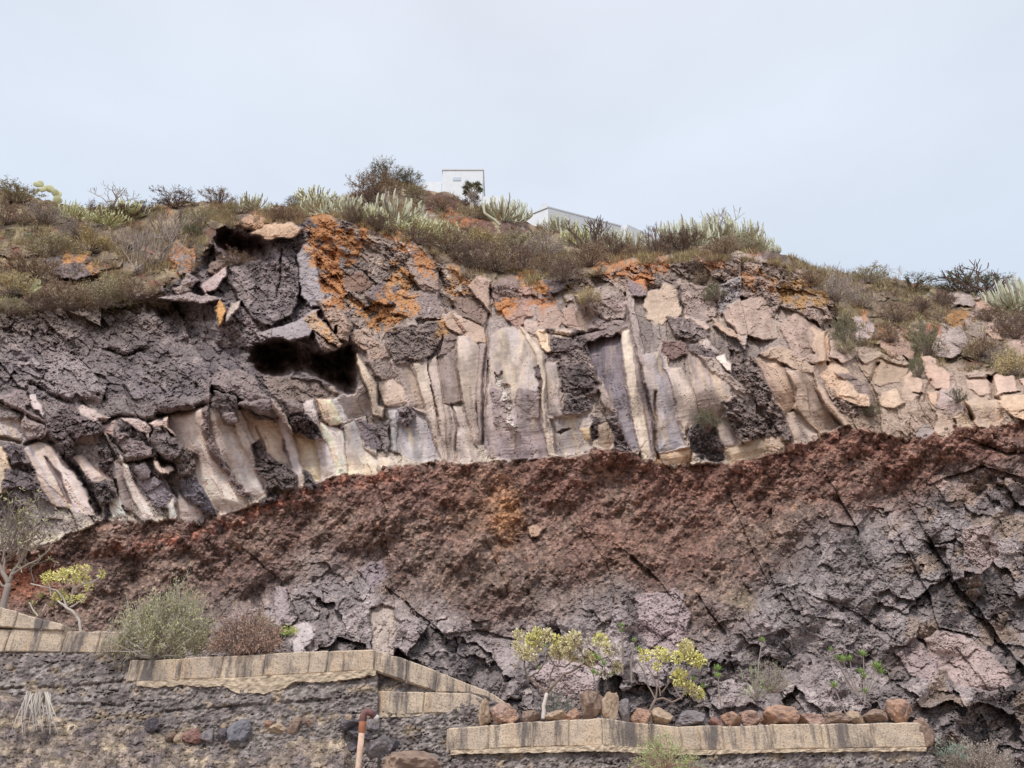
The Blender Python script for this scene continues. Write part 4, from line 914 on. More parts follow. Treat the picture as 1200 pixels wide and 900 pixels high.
# earth bank at the foot of the left walls
bank_top = ragged(li([(-260, 820), (0, 812), (30, 834), (90, 846), (160, 850), (200, 866), (300, 876), (330, 862), (390, 850), (402, 848), (425, 888), (455, 905), (470, 905)]), 409, 5)
bank = relief_panel('earth_bank', -260, 470, bank_top, lambda x: 0*x+1040, lambda x, y: 12.45-(y-bank_top(x))*.014,
    lambda x, y: .09*fbm(x/24, y/18, 6, 330, .6)+.035*(1-worley(x/4.5, y/4, 331)[0])+.02*perlin(x/2.2, y/2.2, 336)+.08*(1-worley(x/19, y/15, 333)[0])*worley(x/19, y/15, 333)[2],
    lambda x, y: mixc(mixc(np.broadcast_to(rgb((158, 142, 130)), x.shape+(3,)), np.broadcast_to(rgb((184, 166, 144)), x.shape+(3,)), ss(0, .4, fbm(x/30, y/22, 4, 334))),
                      np.broadcast_to(rgb((132, 120, 118)), x.shape+(3,)), ss(-.1, .4, fbm(x/30, y/20, 5, 335)))*(1+.4*(worley(x/7, y/6, 331)[2]-.5))[..., None], MAT_CINDER, None, 1.5)
tag(bank, 'sandy earth bank below the left terrace walls', kind='structure')

# ------------------------------------------------------------------ loose stones
def stone_mesh(seed, cuts=9, name='stone'):
    r_ = random.Random(seed); bm = bmesh.new(); bmesh.ops.create_icosphere(bm, subdivisions=4, radius=1)
    pl = []
    for _ in range(cuts+6):
        v = Vector((r_.gauss(0, 1), r_.gauss(0, 1), r_.gauss(0, 1))).normalized(); pl.append((v, r_.uniform(.5, .95)))
    for v in bm.verts:
        d = v.co.normalized(); r0 = 1.05
        for nn, k in pl:
            t = d.dot(nn)
            if t > .05: r0 = min(r0, k/t)
        q = d*r0; o = Vector((seed*3.1, 0, 0))
        q += d*(.10*mnoise.fractal(q*1.7+o, 1, 2, 3)+.06*mnoise.fractal(q*6+o, .8, 2, 3)-.05*abs(mnoise.noise(q*4+o)))
        v.co = q
    lo = [min(v.co[i] for v in bm.verts) for i in range(3)]; hi = [max(v.co[i] for v in bm.verts) for i in range(3)]
    for v in bm.verts:
        v.co = Vector([(v.co[i]-lo[i])/(hi[i]-lo[i])-(.5 if i < 2 else 0) for i in range(3)])
    me = bpy.data.meshes.new(name); bm.to_mesh(me); bm.free(); return me
SM = {k: simple_mat('stone_'+k, a, alt=b, island=False, scale=5, bump=1.0) for k, a, b in [
    ('orange', (190, 146, 118), (122, 98, 88)), ('brown', (160, 132, 112), (116, 96, 88)), ('grey', (142, 132, 132), (104, 96, 98)),
    ('beige', (188, 162, 134), (144, 120, 102)), ('dark', (112, 104, 108), (78, 72, 76)), ('pink', (186, 150, 132), (134, 108, 98)), ('blue', (128, 125, 132), (96, 92, 98)), ('red', (160, 116, 104), (120, 88, 82))]}
G1 = 'loose stones lined up on the lower wall'
stones = [
 (560,576,814,851,'beige','tan stone at the left end of the lower row, half behind the sloping wall'), (574,602,819,833,'pink','flat pinkish stone lying on top behind the orange stained one'),
 (579,609,829,849,'orange','orange stained low stone left of the aeonium trunk'), (601,613,832,848,'dark','small dark stone squeezed beside the orange stained one'),
 (611,634,829,847,'brown','reddish brown stone just left of the white aeonium trunk'), (637,666,829,845,'beige','low brown stone just right of the white aeonium trunk'),
 (662,682,827,843,'orange','small orange stone left of the tall pointed stone'), (681,711,803,843,'brown','tall pointed brown stone near the wall corner'),
 (705,728,806,843,'beige','tall upright stone right above the wall corner'), (724,740,814,844,'grey','narrow grey stone behind the tall upright stone'),
 (738,764,827,850,'orange','small knobbly orange stone left of the second aeonium stem'), (763,792,825,853,'beige','rounded beige stone at the foot of the second aeonium'),
 (791,833,829,854,'grey','wide dark grey stone in the middle of the row'), (831,849,838,852,'red','little red brown stone after the wide grey one'),
 (846,871,831,852,'orange','peach coloured stone between the little red one and the round pink one'), (869,896,829,851,'pink','round pink stone left of the big ridged orange one'),
 (895,937,822,850,'orange','big ridged orange brown stone with a sloping right side'), (935,969,834,849,'pink','low flat pinkish stone right of the big ridged one'),
 (970,998,831,848,'brown','brown lumpy stone with a tan patch under the green rosette'), (995,1015,830,848,'beige','small pale round stone'),
 (1013,1044,827,848,'brown','dark orange stone left of the tallest orange stone'), (1043,1076,814,848,'orange','tall egg shaped orange stone above the last block of the wall')]
for i, (a, b, t, bo, k, lab) in enumerate(stones):
    pc = (a+b)/2; Yw = float(np.interp(pc, [524, 705, 790, 1080], [12.1, 11.5, 11.7, 12.0]))+.22
    zt = float(np.interp(pc, [524, 705, 790, 1080], [V(524,853,12.1).z, V(705,841,11.5).z, V(790,852,11.7).z, V(1080,847,12.0).z]))
    p = V(pc, bo, Yw); m_ = px_m(p); top = V(pc, t, Yw).z
    me = stone_mesh(i+1, 9); me.materials.append(SM[k])
    o = link('stone', me); o.location = (p.x, Yw+.05, zt-.02); o.scale = ((b-a)*m_*.98, (b-a)*m_*.8+.1, (top-zt)*.88+.02); o.rotation_euler.z = random.uniform(-.2, .2)
    tag(o, lab, 'stone', G1)
G2 = 'small stones at the foot of the middle wall'
for i, (a, b, t, bo, k, lab) in enumerate([
 (172,187,844,859,'dark','dark round stone set apart to the left at the wall foot'), (196,207,860,873,'brown','leftmost small brown stone of the wall foot row'), (205,218,861,875,'beige','small beige brown stone left of the brick red one'),
 (216,239,858,873,'red','brick red oblong stone at the wall foot'), (238,254,857,874,'grey','grey cube like stone between the red and black ones'), (253,270,855,874,'dark','blackish stone left of the large blue grey one'),
 (267,294,849,875,'blue','large blue grey angular stone at the wall foot'), (260,268,849,857,'beige','tiny tan pebble on top of the dark stones'), (265,273,867,878,'red','tiny reddish pebble below the large blue grey stone'),
 (311,321,846,855,'orange','little orange brown stone left of the earthy pair'), (317,338,851,866,'beige','earthy stone half buried, left of its pair'), (337,357,845,863,'brown','rounded earthy stone half buried, right of its pair'), (354,372,844,856,'brown','flat stone leaning at the right end of the earthy group')]):
    pc = (a+b)/2; Yw = 12.45; p = V(pc, bo, Yw); m_ = px_m(p)
    me = stone_mesh(i+60, 8); me.materials.append(SM[k])
    o = link('stone', me); o.location = (p.x, Yw-.1, p.z); o.scale = ((b-a)*m_*1.05, (b-a)*m_*.9, (bo-t)*m_*1.12); o.rotation_euler.z = random.uniform(-.3, .3)
    tag(o, lab, 'stone', G2)
for i, (a, b, t, bo, k, lab, Yw) in enumerate([
 (1070,1094,846,876,'brown','rusty stone leaning against the right end of the lower wall',12.1), (444,512,887,925,'brown','broad tan boulder at the bottom below the sloping wall',11.6),
 (428,458,866,890,'grey','angular grey rock right of the rusty pipe',11.75), (396,420,842,858,'dark','dark slab tilted left of the pipe elbow',12.15), (404,440,856,868,'dark','thin dark slab lying behind the rusty pipe',12.2), (400,425,870,885,'dark','blackish rock low in the hollow behind the pipe',12.2), (428,444,844,858,'grey','small grey chip beside the pipe outlet',12.2), (455,466,868,882,'dark','small dark wedge of rock between the grey rock and the wall',12.0), (404,412,838,846,'beige','small tan pointed chip above the dark slabs',12.1)]):
    pc = (a+b)/2; p = V(pc, bo, Yw); m_ = px_m(p); me = stone_mesh(i+90, 10); me.materials.append(SM[k])
    o = link('stone', me); o.location = p; o.scale = ((b-a)*m_*1.05, (b-a)*m_*.8, (bo-t)*m_*1.1); o.rotation_euler = (0, random.uniform(-.2, .2), random.uniform(-.4, .4))
    tag(o, lab, 'stone')

# pebbles and crumbs nobody could count, lying on the bank, on the terrace edges and sticking out of the cinder
def crumbs(name, label, pts, mat):
    r_ = np.random.default_rng(len(pts)); base = np.array([(1,0,0),(-1,0,0),(0,1,0),(0,-1,0),(0,0,1),(0,0,-1)], float)
    fc = np.array([(0,2,4),(2,1,4),(1,3,4),(3,0,4),(2,0,5),(1,2,5),(3,1,5),(0,3,5)]); vs, fs, cs_ = [], [], []
    for k, (p, sz, c) in enumerate(pts):
        q, _ = np.linalg.qr(r_.normal(size=(3, 3))); v = (base*r_.uniform(.6, 1.25, (6, 1))+r_.normal(size=(6, 3))*.12)@q*sz
        vs.append(v+np.asarray(p)); fs.append(fc+6*k); cs_.append(np.tile(lin(np.clip(c, 5, 245))*ALB, (6, 1)))
    tag(link(name, mesh_np(name, np.concatenate(vs), np.concatenate(fs), mat, np.concatenate(cs_))), label, kind='stuff')
r_ = np.random.default_rng(77); L1 = []
bv = np.empty(len(bank.data.vertices)*3, np.float32); bank.data.vertices.foreach_get('co', bv); bv = bv.reshape(-1, 3)
for _ in range(3200):
    p = bv[r_.integers(0, len(bv))]
    if p[1] > 12.6: continue
    t = r_.random(); c = np.array([176, 156, 134]) if t < .5 else np.array([132, 118, 112]) if t < .85 else np.array([196, 184, 166]); L1.append((p, .012*r_.uniform(.7, 1)+.03*r_.random()**4, c*r_.uniform(.85, 1.1)))
crumbs('bank_gravel', 'gravel and crumbs scattered over the sandy bank', L1, MAT_CINDER)
L2 = []
while len(L2) < 5200:
    c = r_.integers(0, nc); r = r_.integers(0, nr)
    if zCin[r, c] < .5 or PXc[c] < -60 or PXc[c] > 1260: 
        if not (r_.random() < .25 and zGry[r, c] > .5 and -60 < PXc[c] < 1260): continue
    near = 1.8*math.exp(-max(PY[r, c]-cb[r, c], 0)/16)
    if r_.random() > .35+near: continue
    kc = col[r, c]*r_.uniform(.8, 1.15); L2.append((P[r, c], .02+.05*r_.random()**3*(1+near), kc))
crumbs('cinder_clasts', 'loose clasts and crumbs sticking out of the cinder layer', L2, MAT_ROCK)

# ------------------------------------------------------------------ rusty pipe
MP1 = simple_mat('pink_pipe_paint', (232, 204, 182), alt=(200, 150, 122), island=False, scale=14); MP2 = simple_mat('rusty_iron', (138, 98, 92), alt=(94, 64, 66), island=False, scale=16, bump=.5)
MP3 = simple_mat('orange_primer', (196, 124, 88), alt=(160, 98, 74), island=False, scale=12); MP4 = simple_mat('pale_rim', (206, 200, 196), var=.1, island=False)
pb = V(417, 930, 11.5); pt = V(425, 846, 11.5); pipe = empty('water_pipe', pb); tag(pipe, 'rusty upright pipe with an elbow poking out of the rubble below the middle wall', 'pipe')
def part_tube(name, pts, rad, mat, sides=14):
    mb = MB(); mb.tube([p-pb for p in pts], rad, sides); o = link(name, mb.mesh(name, [mat], True), pipe); return o
m_ = px_m(pt); r0 = 3.5*m_
part_tube('pipe_shaft', [pb, pb.lerp(pt, .5), pt-Vector((0, 0, .1))], [r0]*3, MP1)
part_tube('coupling', [pt-Vector((0, 0, .14)), pt-Vector((0, 0, .12)), pt, pt+Vector((0, 0, .02))], [r0*1.02, r0*1.2, r0*1.2, r0], MP3)
el = [pt, pt+Vector((.0, 0, .05)), pt+Vector((.01, .0, .10)), pt+Vector((.05, .01, .135)), pt+Vector((.10, .02, .12)), pt+Vector((.16, .04, .07))]
part_tube('elbow', el, [r0*1.15, r0*1.25, r0*1.25, r0*1.25, r0*1.1, r0], MP2)
part_tube('outlet_ring', [el[-1]-Vector((.005, 0, 0)), el[-1]+Vector((.04, .01, -.03)), el[-1]+Vector((.05, .01, -.035))], [r0*1.0, r0*1.2, r0*.7], MP4)

# ------------------------------------------------------------------ houses beyond the top
MW = simple_mat('hazed_render', (220, 223, 227), var=.04, island=False, scale=1.5); MWs = simple_mat('pale_glass', (188, 200, 210), var=.1, island=False); MWt = simple_mat('hazed_coping', (212, 213, 214), var=.05, island=False)  # wall and coping colours faded toward the sky as painted haze; glass just pale
def box(name, x0, x1, y0, y1, z0, z1, mat, parent=None, org=Vector((0, 0, 0))):
    bm = bmesh.new(); bmesh.ops.create_cube(bm, size=1)
    for v in bm.verts: v.co = Vector((x0 if v.co.x < 0 else x1, y0 if v.co.y < 0 else y1, z0 if v.co.z < 0 else z1))-org
    bmesh.ops.bevel(bm, geom=bm.edges[:], offset=.02, segments=1, affect='EDGES')
    me = bpy.data.meshes.new(name); bm.to_mesh(me); bm.free(); me.materials.append(mat); return link(name, me, parent)
a = V(519, 199, 72); b = V(566, 203, 72); zb = V(540, 262, 72).z
hs = empty('white_house', (a.x, 72, zb)); tag(hs, 'white flat roofed house standing on the hilltop behind the dragon tree', 'house'); og = hs.location
box('wall', a.x, b.x, 72, 80, zb, a.z-.12, MW, hs, og); box('roof_coping', a.x-.12, b.x+.12, 71.9, 80.1, a.z-.115, a.z+.08, MWt, hs, og)
wd = V(531, 208, 72); we = V(540, 212, 72); box('window', wd.x, we.x, 71.93, 72.2, we.z, wd.z, MWs, hs, og)
a = V(497, 213, 76); b = V(519, 217, 76); lh = box('low_annex', a.x, b.x-.2, 76, 80, a.z-6, a.z, MW); tag(lh, 'low white annex just left of the white house', 'annex')
a = V(566, 228, 70); b = V(592, 236, 70); yw = box('yard_wall', a.x, b.x, 70, 70.4, b.z-4, a.z-.3, MW); tag(yw, 'white yard wall running right from the white house toward the cactus clump', 'wall')
p0 = V(642, 244, 60); p1 = V(728, 266, 78); p2 = V(735, 263, 78); p3 = V(765, 276, 90)
def longwall(q0, q1, thick, drop, mat, name, parent, org):
    n = Vector((-(q1.y-q0.y), q1.x-q0.x, 0)).normalized()*thick
    vs = [q0, q1, q1+n, q0+n]; vs = vs+[v-Vector((0, 0, drop)) for v in vs]
    return link(name, tri_mesh(name, [v-org for v in vs], [(0, 1, 2, 3), (4, 7, 6, 5), (0, 4, 5, 1), (1, 5, 6, 2), (2, 6, 7, 3), (3, 7, 4, 0)], [mat]), parent)
ln = empty('long_white_building', p0-Vector((0, 0, 6))); tag(ln, 'long pale building with a receding parapet seen over the brow', 'building')
longwall(p0, p1, 5, 6, MW, 'wall', ln, ln.location); longwall(p0+Vector((-.05, -.08, .22)), p1+Vector((.05, -.08, .22)), 5.2, .2, MWt, 'parapet_coping', ln, ln.location)
c0 = V(636, 243, 61); box('chimney_block', c0.x-.1, p0.x-.1, 60.4, 62, c0.z-3, c0.z, MWt, ln, ln.location)
l2 = link('far_white_building', longwall(p2, p3, 4, 7, MW, 'far_white_building', None, Vector((0, 0, 0))).data) if False else longwall(p2, p3, 4, 7, MW, 'far_white_building', None, Vector((0, 0, 0)))
tag(l2, 'lower white building farther right along the brow, fading toward the sky', 'building')

# ------------------------------------------------------------------ plant kit
PM = {k: simple_mat('plant_'+k, a, alt=b, scale=3) for k, a, b in [
    ('brown', (187, 160, 128), (126, 103, 90)), ('dkbrown', (153, 126, 108), (99, 81, 74)), ('olive', (198, 187, 142), (135, 126, 97)), ('green', (137, 137, 97), (88, 88, 67)),
    ('ochre', (225, 205, 146), (169, 149, 108)), ('grey', (201, 187, 171), (142, 128, 119)), ('twig', (176, 160, 148), (122, 108, 100)), ('dktwig', (146, 126, 114), (100, 86, 80)),
    ('spurge', (220, 220, 190), (168, 168, 142)), ('spurgeY', (220, 218, 168), (176, 176, 128)), ('cactus', (138, 162, 112), (100, 124, 88)), ('paletwig', (206, 196, 184), (156, 144, 134)),
    ('bright', (182, 208, 124), (130, 166, 88)), ('yellow', (244, 236, 150), (222, 208, 116)), ('cream', (240, 226, 176), (212, 190, 140)), ('pinkbrown', (204, 168, 146), (140, 110, 98)),
    ('bush', (204, 198, 150), (140, 136, 96)), ('white', (222, 210, 200), (190, 176, 164)), ('red', (190, 110, 74), (150, 80, 60)), ('aeo', (158, 138, 122), (100, 82, 76)), ('blue', (150, 170, 152), (112, 134, 116))]}
def shrub_mesh(seed, leafm, twigm, nb=70, nl=4600, flat=.8, lsz=.05, upr=.15, hollow_=.4, twiglen=1.0):
    """rounded twiggy shrub of radius 1: fine curved branches carrying many small leaves, ragged outline"""
    random.seed(seed); mb = MB(); tips = []
    o = Vector((seed*1.7, 0, 0))
    for i in range(nb):
        t = random.uniform(0, 2*math.pi); e = math.asin(random.uniform(.05, 1))
        d = Vector((math.cos(t)*math.cos(e), math.sin(t)*math.cos(e), math.sin(e)*flat+.08))
        L = (.8+.3*mnoise.noise(d*2.3+o)+random.uniform(-.1, .06))*twiglen
        p = Vector((random.uniform(-.1, .1), random.uniform(-.1, .1), 0)); pts = [p]
        q = d*L
        for k in (.3, .6, 1): pts.append(p.lerp(q, k)+rvec()*.05+Vector((0, 0, upr*.1*k)))
        mb.tube(pts, [.012, .009, .006, .002], 3, 1, False); tips.append(pts)
        for _ in range(2):
            a = pts[2].lerp(pts[3], random.random()*.7); b = a+(d+rvec()*.9).normalized()*random.uniform(.12, .3); mb.tube([a, a.lerp(b, .5)+rvec()*.02, b], [.006, .004, .0015], 3, 1, False); tips.append([a, a, a, b])
    for i in range(nl):
        pts = random.choice(tips); k = random.uniform(hollow_, 1.02)
        s = k*3; j = min(int(s), 2); c = pts[j].lerp(pts[j+1], s-j)+rvec()*random.uniform(0, .07)
        d = (c.normalized()*.6+rvec()+Vector((0, 0, upr)))
        mb.leaf(c, d, lsz*random.uniform(.6, 1.5), lsz*random.uniform(.25, .5), 0)
    return mb.mesh('shrub', [leafm, twigm])
def bare_mesh(seed, mat, n=26, depth_=4, r=.02, up=.7, spread=.75, name='bare_bush', tipm=None):
    random.seed(seed); mb = MB()
    def grow(p, d, L, rr, lev):
        pts = [p]; q = p
        for k in range(3):
            d = (d+rvec()*.22+Vector((0, 0, up*.12))).normalized(); q = q+d*L/3; pts.append(q)
        mb.tube(pts, [rr, rr*.9, rr*.8, rr*.68], 4 if lev < 2 else 3, 0, False)
        if lev < depth_:
            for _ in range(random.choice([2, 2, 3])): grow(q, (d+rvec()*spread+Vector((0, 0, up*.3))).normalized(), L*random.uniform(.62, .85), rr*.68, lev+1)
    for i in range(n):
        t = random.uniform(0, 2*math.pi); grow(Vector((random.uniform(-.2, .2), random.uniform(-.2, .2), 0)), Vector((math.cos(t), math.sin(t), random.uniform(.3, 1.6)*up)).normalized(), .34, r, 1)
    v = np.array([tuple(x) for x in mb.v]); s = np.abs(v[:, :2]).max(); mb.v = [Vector(tuple(x/s)) for x in v]
    return mb.mesh(name, [mat])
def spurge_mesh(seed, mat, basem, n=95, tall=1.1, rad=.034, curve=.35, twist=0.):
    """candelabra spurge: many ribbed grey-green stems bending out from the base and then upright"""
    random.seed(seed); mb = MB()
    for i in range(n):
        t = random.uniform(0, 2*math.pi); rr = math.sqrt(random.random())
        b = Vector((math.cos(t)*rr*.55, math.sin(t)*rr*.55, 0)); e = Vector((math.cos(t)*rr, math.sin(t)*rr, 0))
        H = tall*random.uniform(.6, 1.1)*(1-.3*rr); r = rad*random.uniform(.75, 1.15)
        pts = [b, b.lerp(e, .6)+Vector((0, 0, H*.14-curve*.15*rr)), e+Vector((0, 0, H*.36)), e+Vector((random.uniform(-.04, .04), random.uniform(-.04, .04), H*.7)), e*1.03+Vector((random.uniform(-.06, .06), 0, H))]
        mb.tube(pts, [r*.7, r*.9, r, r, r*.45], 5, 0 if random.random() > .12 else 1)
    return mb.mesh('candelabra_spurge', [mat, basem])
variants = {}
def getv(kind):
    if kind not in variants:
        z = {'brown': lambda s: shrub_mesh(s, PM['brown'], PM['dktwig']), 'dkbrown': lambda s: shrub_mesh(s, PM['dkbrown'], PM['dktwig']), 'olive': lambda s: shrub_mesh(s, PM['olive'], PM['twig']),
             'green': lambda s: shrub_mesh(s, PM['green'], PM['dktwig'], nl=3200), 'grey': lambda s: shrub_mesh(s, PM['grey'], PM['twig'], nb=110, nl=1600), 'ochre': lambda s: shrub_mesh(s, PM['ochre'], PM['twig'], flat=.55),
             'bare': lambda s: bare_mesh(s, PM['twig'], 13, 4), 'darkbare': lambda s: bare_mesh(s, PM['dktwig'], 12, 4, .03), 'palebare': lambda s: bare_mesh(s, PM['paletwig'], 9, 4, .016, .9),
             'spurge': lambda s: spurge_mesh(s, PM['spurge'], PM['twig']), 'spurgeY': lambda s: spurge_mesh(s, PM['spurgeY'], PM['olive'], 120, .8, .028)}[kind]
        base = sum(map(ord, kind)); variants[kind] = [z(base+k) for k in range(3)]
    return variants[kind]
def plant(kind, px, py, w, hpx, label, cat='shrub', name=None, group=None, lift_=0., base=None, rz=None):
    me = getv(kind)[plant.n % 3]; plant.n += 1
    p = base or surf(px, py); m_ = px_m(p); nm = name or {'spurge': 'candelabra_spurge', 'spurgeY': 'candelabra_spurge', 'bare': 'bare_bush', 'darkbare': 'bare_bush', 'palebare': 'bare_bush'}.get(kind, 'dry_shrub')
    zt = max(v.co.z for v in me.vertices)
    o = link(nm, me); o.location = p-Vector((0, 0, .05+lift_))+(Vector(CAM.tolist())-p).normalized()*.25; el = math.cos(math.atan2(p.z-CAM[2], p.y)); s = w*m_/2*1.15; kz = .62 if nm == 'candelabra_spurge' else .62 if (py < 262 and px < 340) else .72 if py < 345 and px > 940 else .8 if py < 260 else 1.0
    o.scale = (s, s, hpx*m_/zt/el*kz); o.rotation_euler.z = random.Random(plant.n).uniform(0, 6.28) if rz is None else rz
    tag(o, label, cat, group); return o
plant.n = 0
GS, GC, GP = 'dry shrubs on the slope above the cliff', 'candelabra spurges on the cliff top', 'prickly pears on the slope'
# base x, base y, width, height in the photograph
for k, x, y, w_, h_, lab in [
 ('olive', 18, 236, 70, 26, 'olive shrub on the skyline in the far left corner'), ('brown', 8, 262, 60, 24, 'brown shrub over the reddish rock at the left edge'), ('grey', 52, 262, 60, 24, 'grey olive shrub left of the upper prickly pear'),
 ('olive', 62, 300, 70, 26, 'olive grey shrub right of the green prickly pear pad at the left'), ('grey', 92, 278, 56, 24, 'greyish shrub under the skyline dip at left'), ('brown', 110, 256, 56, 20, 'purplish brown shrub just below the left skyline'),
 ('dkbrown', 148, 258, 60, 18, 'dark brown shrub on the skyline left of the yellow green spurges'), ('ochre', 110, 296, 84, 18, 'flat yellowish shrub above the orange lichen boulder'), ('dkbrown', 170, 250, 44, 14, 'small dark shrub behind the yellow green spurges'),
 ('brown', 40, 330, 84, 34, 'big beige brown shrub mound at the left edge'), ('ochre', 12, 344, 60, 30, 'straw coloured shrub touching the left frame edge'), ('brown', 76, 360, 70, 30, 'brown shrub right of the low prickly pear'), ('olive', 120, 358, 76, 30, 'olive brown shrub below the orange lichen boulder'),
 ('dkbrown', 46, 362, 44, 22, 'dark shrub behind the low prickly pear'), ('brown', 160, 350, 60, 22, 'brown shrub in front of the grey tangled bush'), ('olive', 14, 366, 44, 20, 'small olive shrub in the left corner under the mound'),
 ('dkbrown', 206, 244, 70, 20, 'dark cushion shrub on the skyline above the tangled bush'), ('brown', 258, 238, 50, 17, 'rounded purple brown shrub on the skyline left of centre'), ('olive', 236, 262, 50, 20, 'olive shrub above the small cave'), ('green', 226, 278, 36, 18, 'dark green shrub left of the small cave'),
 ('olive', 284, 250, 48, 18, 'grass green shrub above the pale rock ledge'), ('brown', 335, 258, 54, 24, 'brown olive shrub above the pale ledge right side'), ('olive', 352, 246, 36, 14, 'olive shrub on the skyline left of the big spurge row'), ('green', 345, 240, 30, 10, 'dark green skyline shrub left of the spurge row'),
 ('dkbrown', 418, 260, 40, 20, 'dark shrub hanging under the left spurge row'), ('dkbrown', 445, 268, 44, 20, 'dark brown shrub between lichen scarp and spurge'), ('green', 452, 214, 60, 25, 'dark green bush crowning the hill left of the house'), ('green', 478, 216, 38, 22, 'smaller dark green bush on the right shoulder of the hilltop'),
 ('brown', 440, 228, 70, 26, 'brown shrub below the hilltop bush'), ('dkbrown', 432, 240, 50, 22, 'dark brown shrub left below the hilltop bush'), ('olive', 488, 232, 36, 16, 'olive tuft shrub between hilltop bush and brown rock'), ('brown', 516, 246, 40, 14, 'brown shrub under the brown rock outcrop'),
 ('dkbrown', 552, 242, 30, 12, 'dark shrub at the foot of the dragon tree'), ('olive', 560, 256, 46, 14, 'olive shrub right below the dragon tree'), ('dkbrown', 490, 286, 50, 22, 'dark brown shrub at the upper end of the shrub belt'), ('brown', 524, 296, 60, 28, 'brown shrub below the yellow green spurge'),
 ('dkbrown', 548, 312, 66, 34, 'dense dark brown shrub in the middle of the belt'), ('brown', 580, 318, 66, 38, 'reddish brown shrub hanging over the column tops'), ('dkbrown', 610, 316, 54, 34, 'dark shrub right of the reddish brown one'), ('ochre', 566, 290, 60, 22, 'straw shrub above the dark belt'),
 ('olive', 606, 294, 56, 24, 'olive shrub right of the straw shrub'), ('grey', 640, 300, 60, 26, 'grey shrub left of the dark bare bush'), ('brown', 640, 318, 50, 24, 'brown shrub over the flat dark stone'), ('dkbrown', 660, 328, 54, 36, 'darkest shrub hanging over the rounded boulder'),
 ('brown', 690, 312, 56, 28, 'brown shrub right of the darkest hanging one'), ('dkbrown', 716, 302, 60, 28, 'dark brown shrub left of the orange lichen ledge'), ('brown', 742, 300, 34, 18, 'small brown shrub above the orange lichen ledge'), ('dkbrown', 800, 296, 70, 22, 'dark shrub mass under the right spurge clump'),
 ('dkbrown', 770, 298, 40, 18, 'dark shrub at the left foot of the right spurge clump'), ('olive', 876, 294, 50, 30, 'olive shrub at the right end of the spurge clump'), ('brown', 846, 300, 50, 20, 'brown shrub beneath the pale curved spurge stems'), ('dkbrown', 820, 318, 36, 18, 'dark shrub between two lichen ledges on the right'),
 ('green', 838, 350, 34, 24, 'small green brown shrub left of the grey lichen boulder'), ('brown', 826, 330, 28, 14, 'tiny brown shrub over the grey sandstone block'), ('green', 993, 408, 40, 50, 'upright dark green shrub between boulders on the right scarp'), ('olive', 988, 412, 34, 16, 'low olive cushion under the upright dark green shrub'),
 ('grey', 978, 352, 56, 34, 'grey twiggy shrub on the right slope below the skyline'), ('olive', 1016, 332, 60, 30, 'pale rounded shrub breaking the right skyline'), ('grey', 1010, 360, 50, 26, 'grey shrub with whitish twigs right of centre slope'), ('green', 1070, 340, 60, 20, 'dark olive shrub on the skyline right of the pale rounded one'),
 ('brown', 950, 330, 40, 20, 'brown shrub where the skyline bends down on the right'), ('dkbrown', 1078, 366, 40, 22, 'dark reddish shrub left of the grey lichen boulder'), ('brown', 1050, 376, 46, 22, 'brown shrub in the middle of the right slope'), ('dkbrown', 1106, 358, 34, 20, 'dark shrub touching the grey lichen boulder'),
 ('green', 1086, 416, 42, 46, 'dark shrub standing left of the ribbed grey boulder'), ('brown', 1044, 400, 40, 20, 'small brown shrub right of the cracked brown boulder'), ('brown', 1150, 420, 60, 30, 'brown grey shrub over the square blocks on the right'), ('grey', 1172, 426, 46, 26, 'grey grassy shrub left of the yellow shrub'),
 ('ochre', 1190, 438, 50, 40, 'yellow green shrub at the right edge above the square blocks'), ('dkbrown', 1190, 396, 56, 34, 'dark shrub at the right edge'), ('dkbrown', 1158, 376, 40, 20, 'dark shrub right of the ribbed boulder'), ('green', 1122, 336, 60, 30, 'dark green branching bush on the right skyline, left half'),
 ('green', 1158, 344, 66, 40, 'dark green branching bush on the right skyline, right half'), ('green', 1122, 470, 24, 20, 'small dark tuft between the sandy blocks'), ('green', 1076, 440, 22, 30, 'dark narrow tuft beside the pointed red block'), ('green', 1022, 486, 26, 18, 'olive tuft at the foot of the sandy columns'),
 ('green', 828, 500, 40, 26, 'dark wiry tuft hanging at the column feet right of centre'), ('ochre', 690, 352, 34, 18, 'mossy ochre tuft left of the overhanging slab'), ('brown', 180, 352, 40, 14, 'low brown shrub at the lip of the left rock ledge'), ('brown', 278, 310, 50, 12, 'low brown shrub on the floor in front of the small cave')]:
    plant(k, x, y, w_, h_, lab, 'shrub', group=GS)
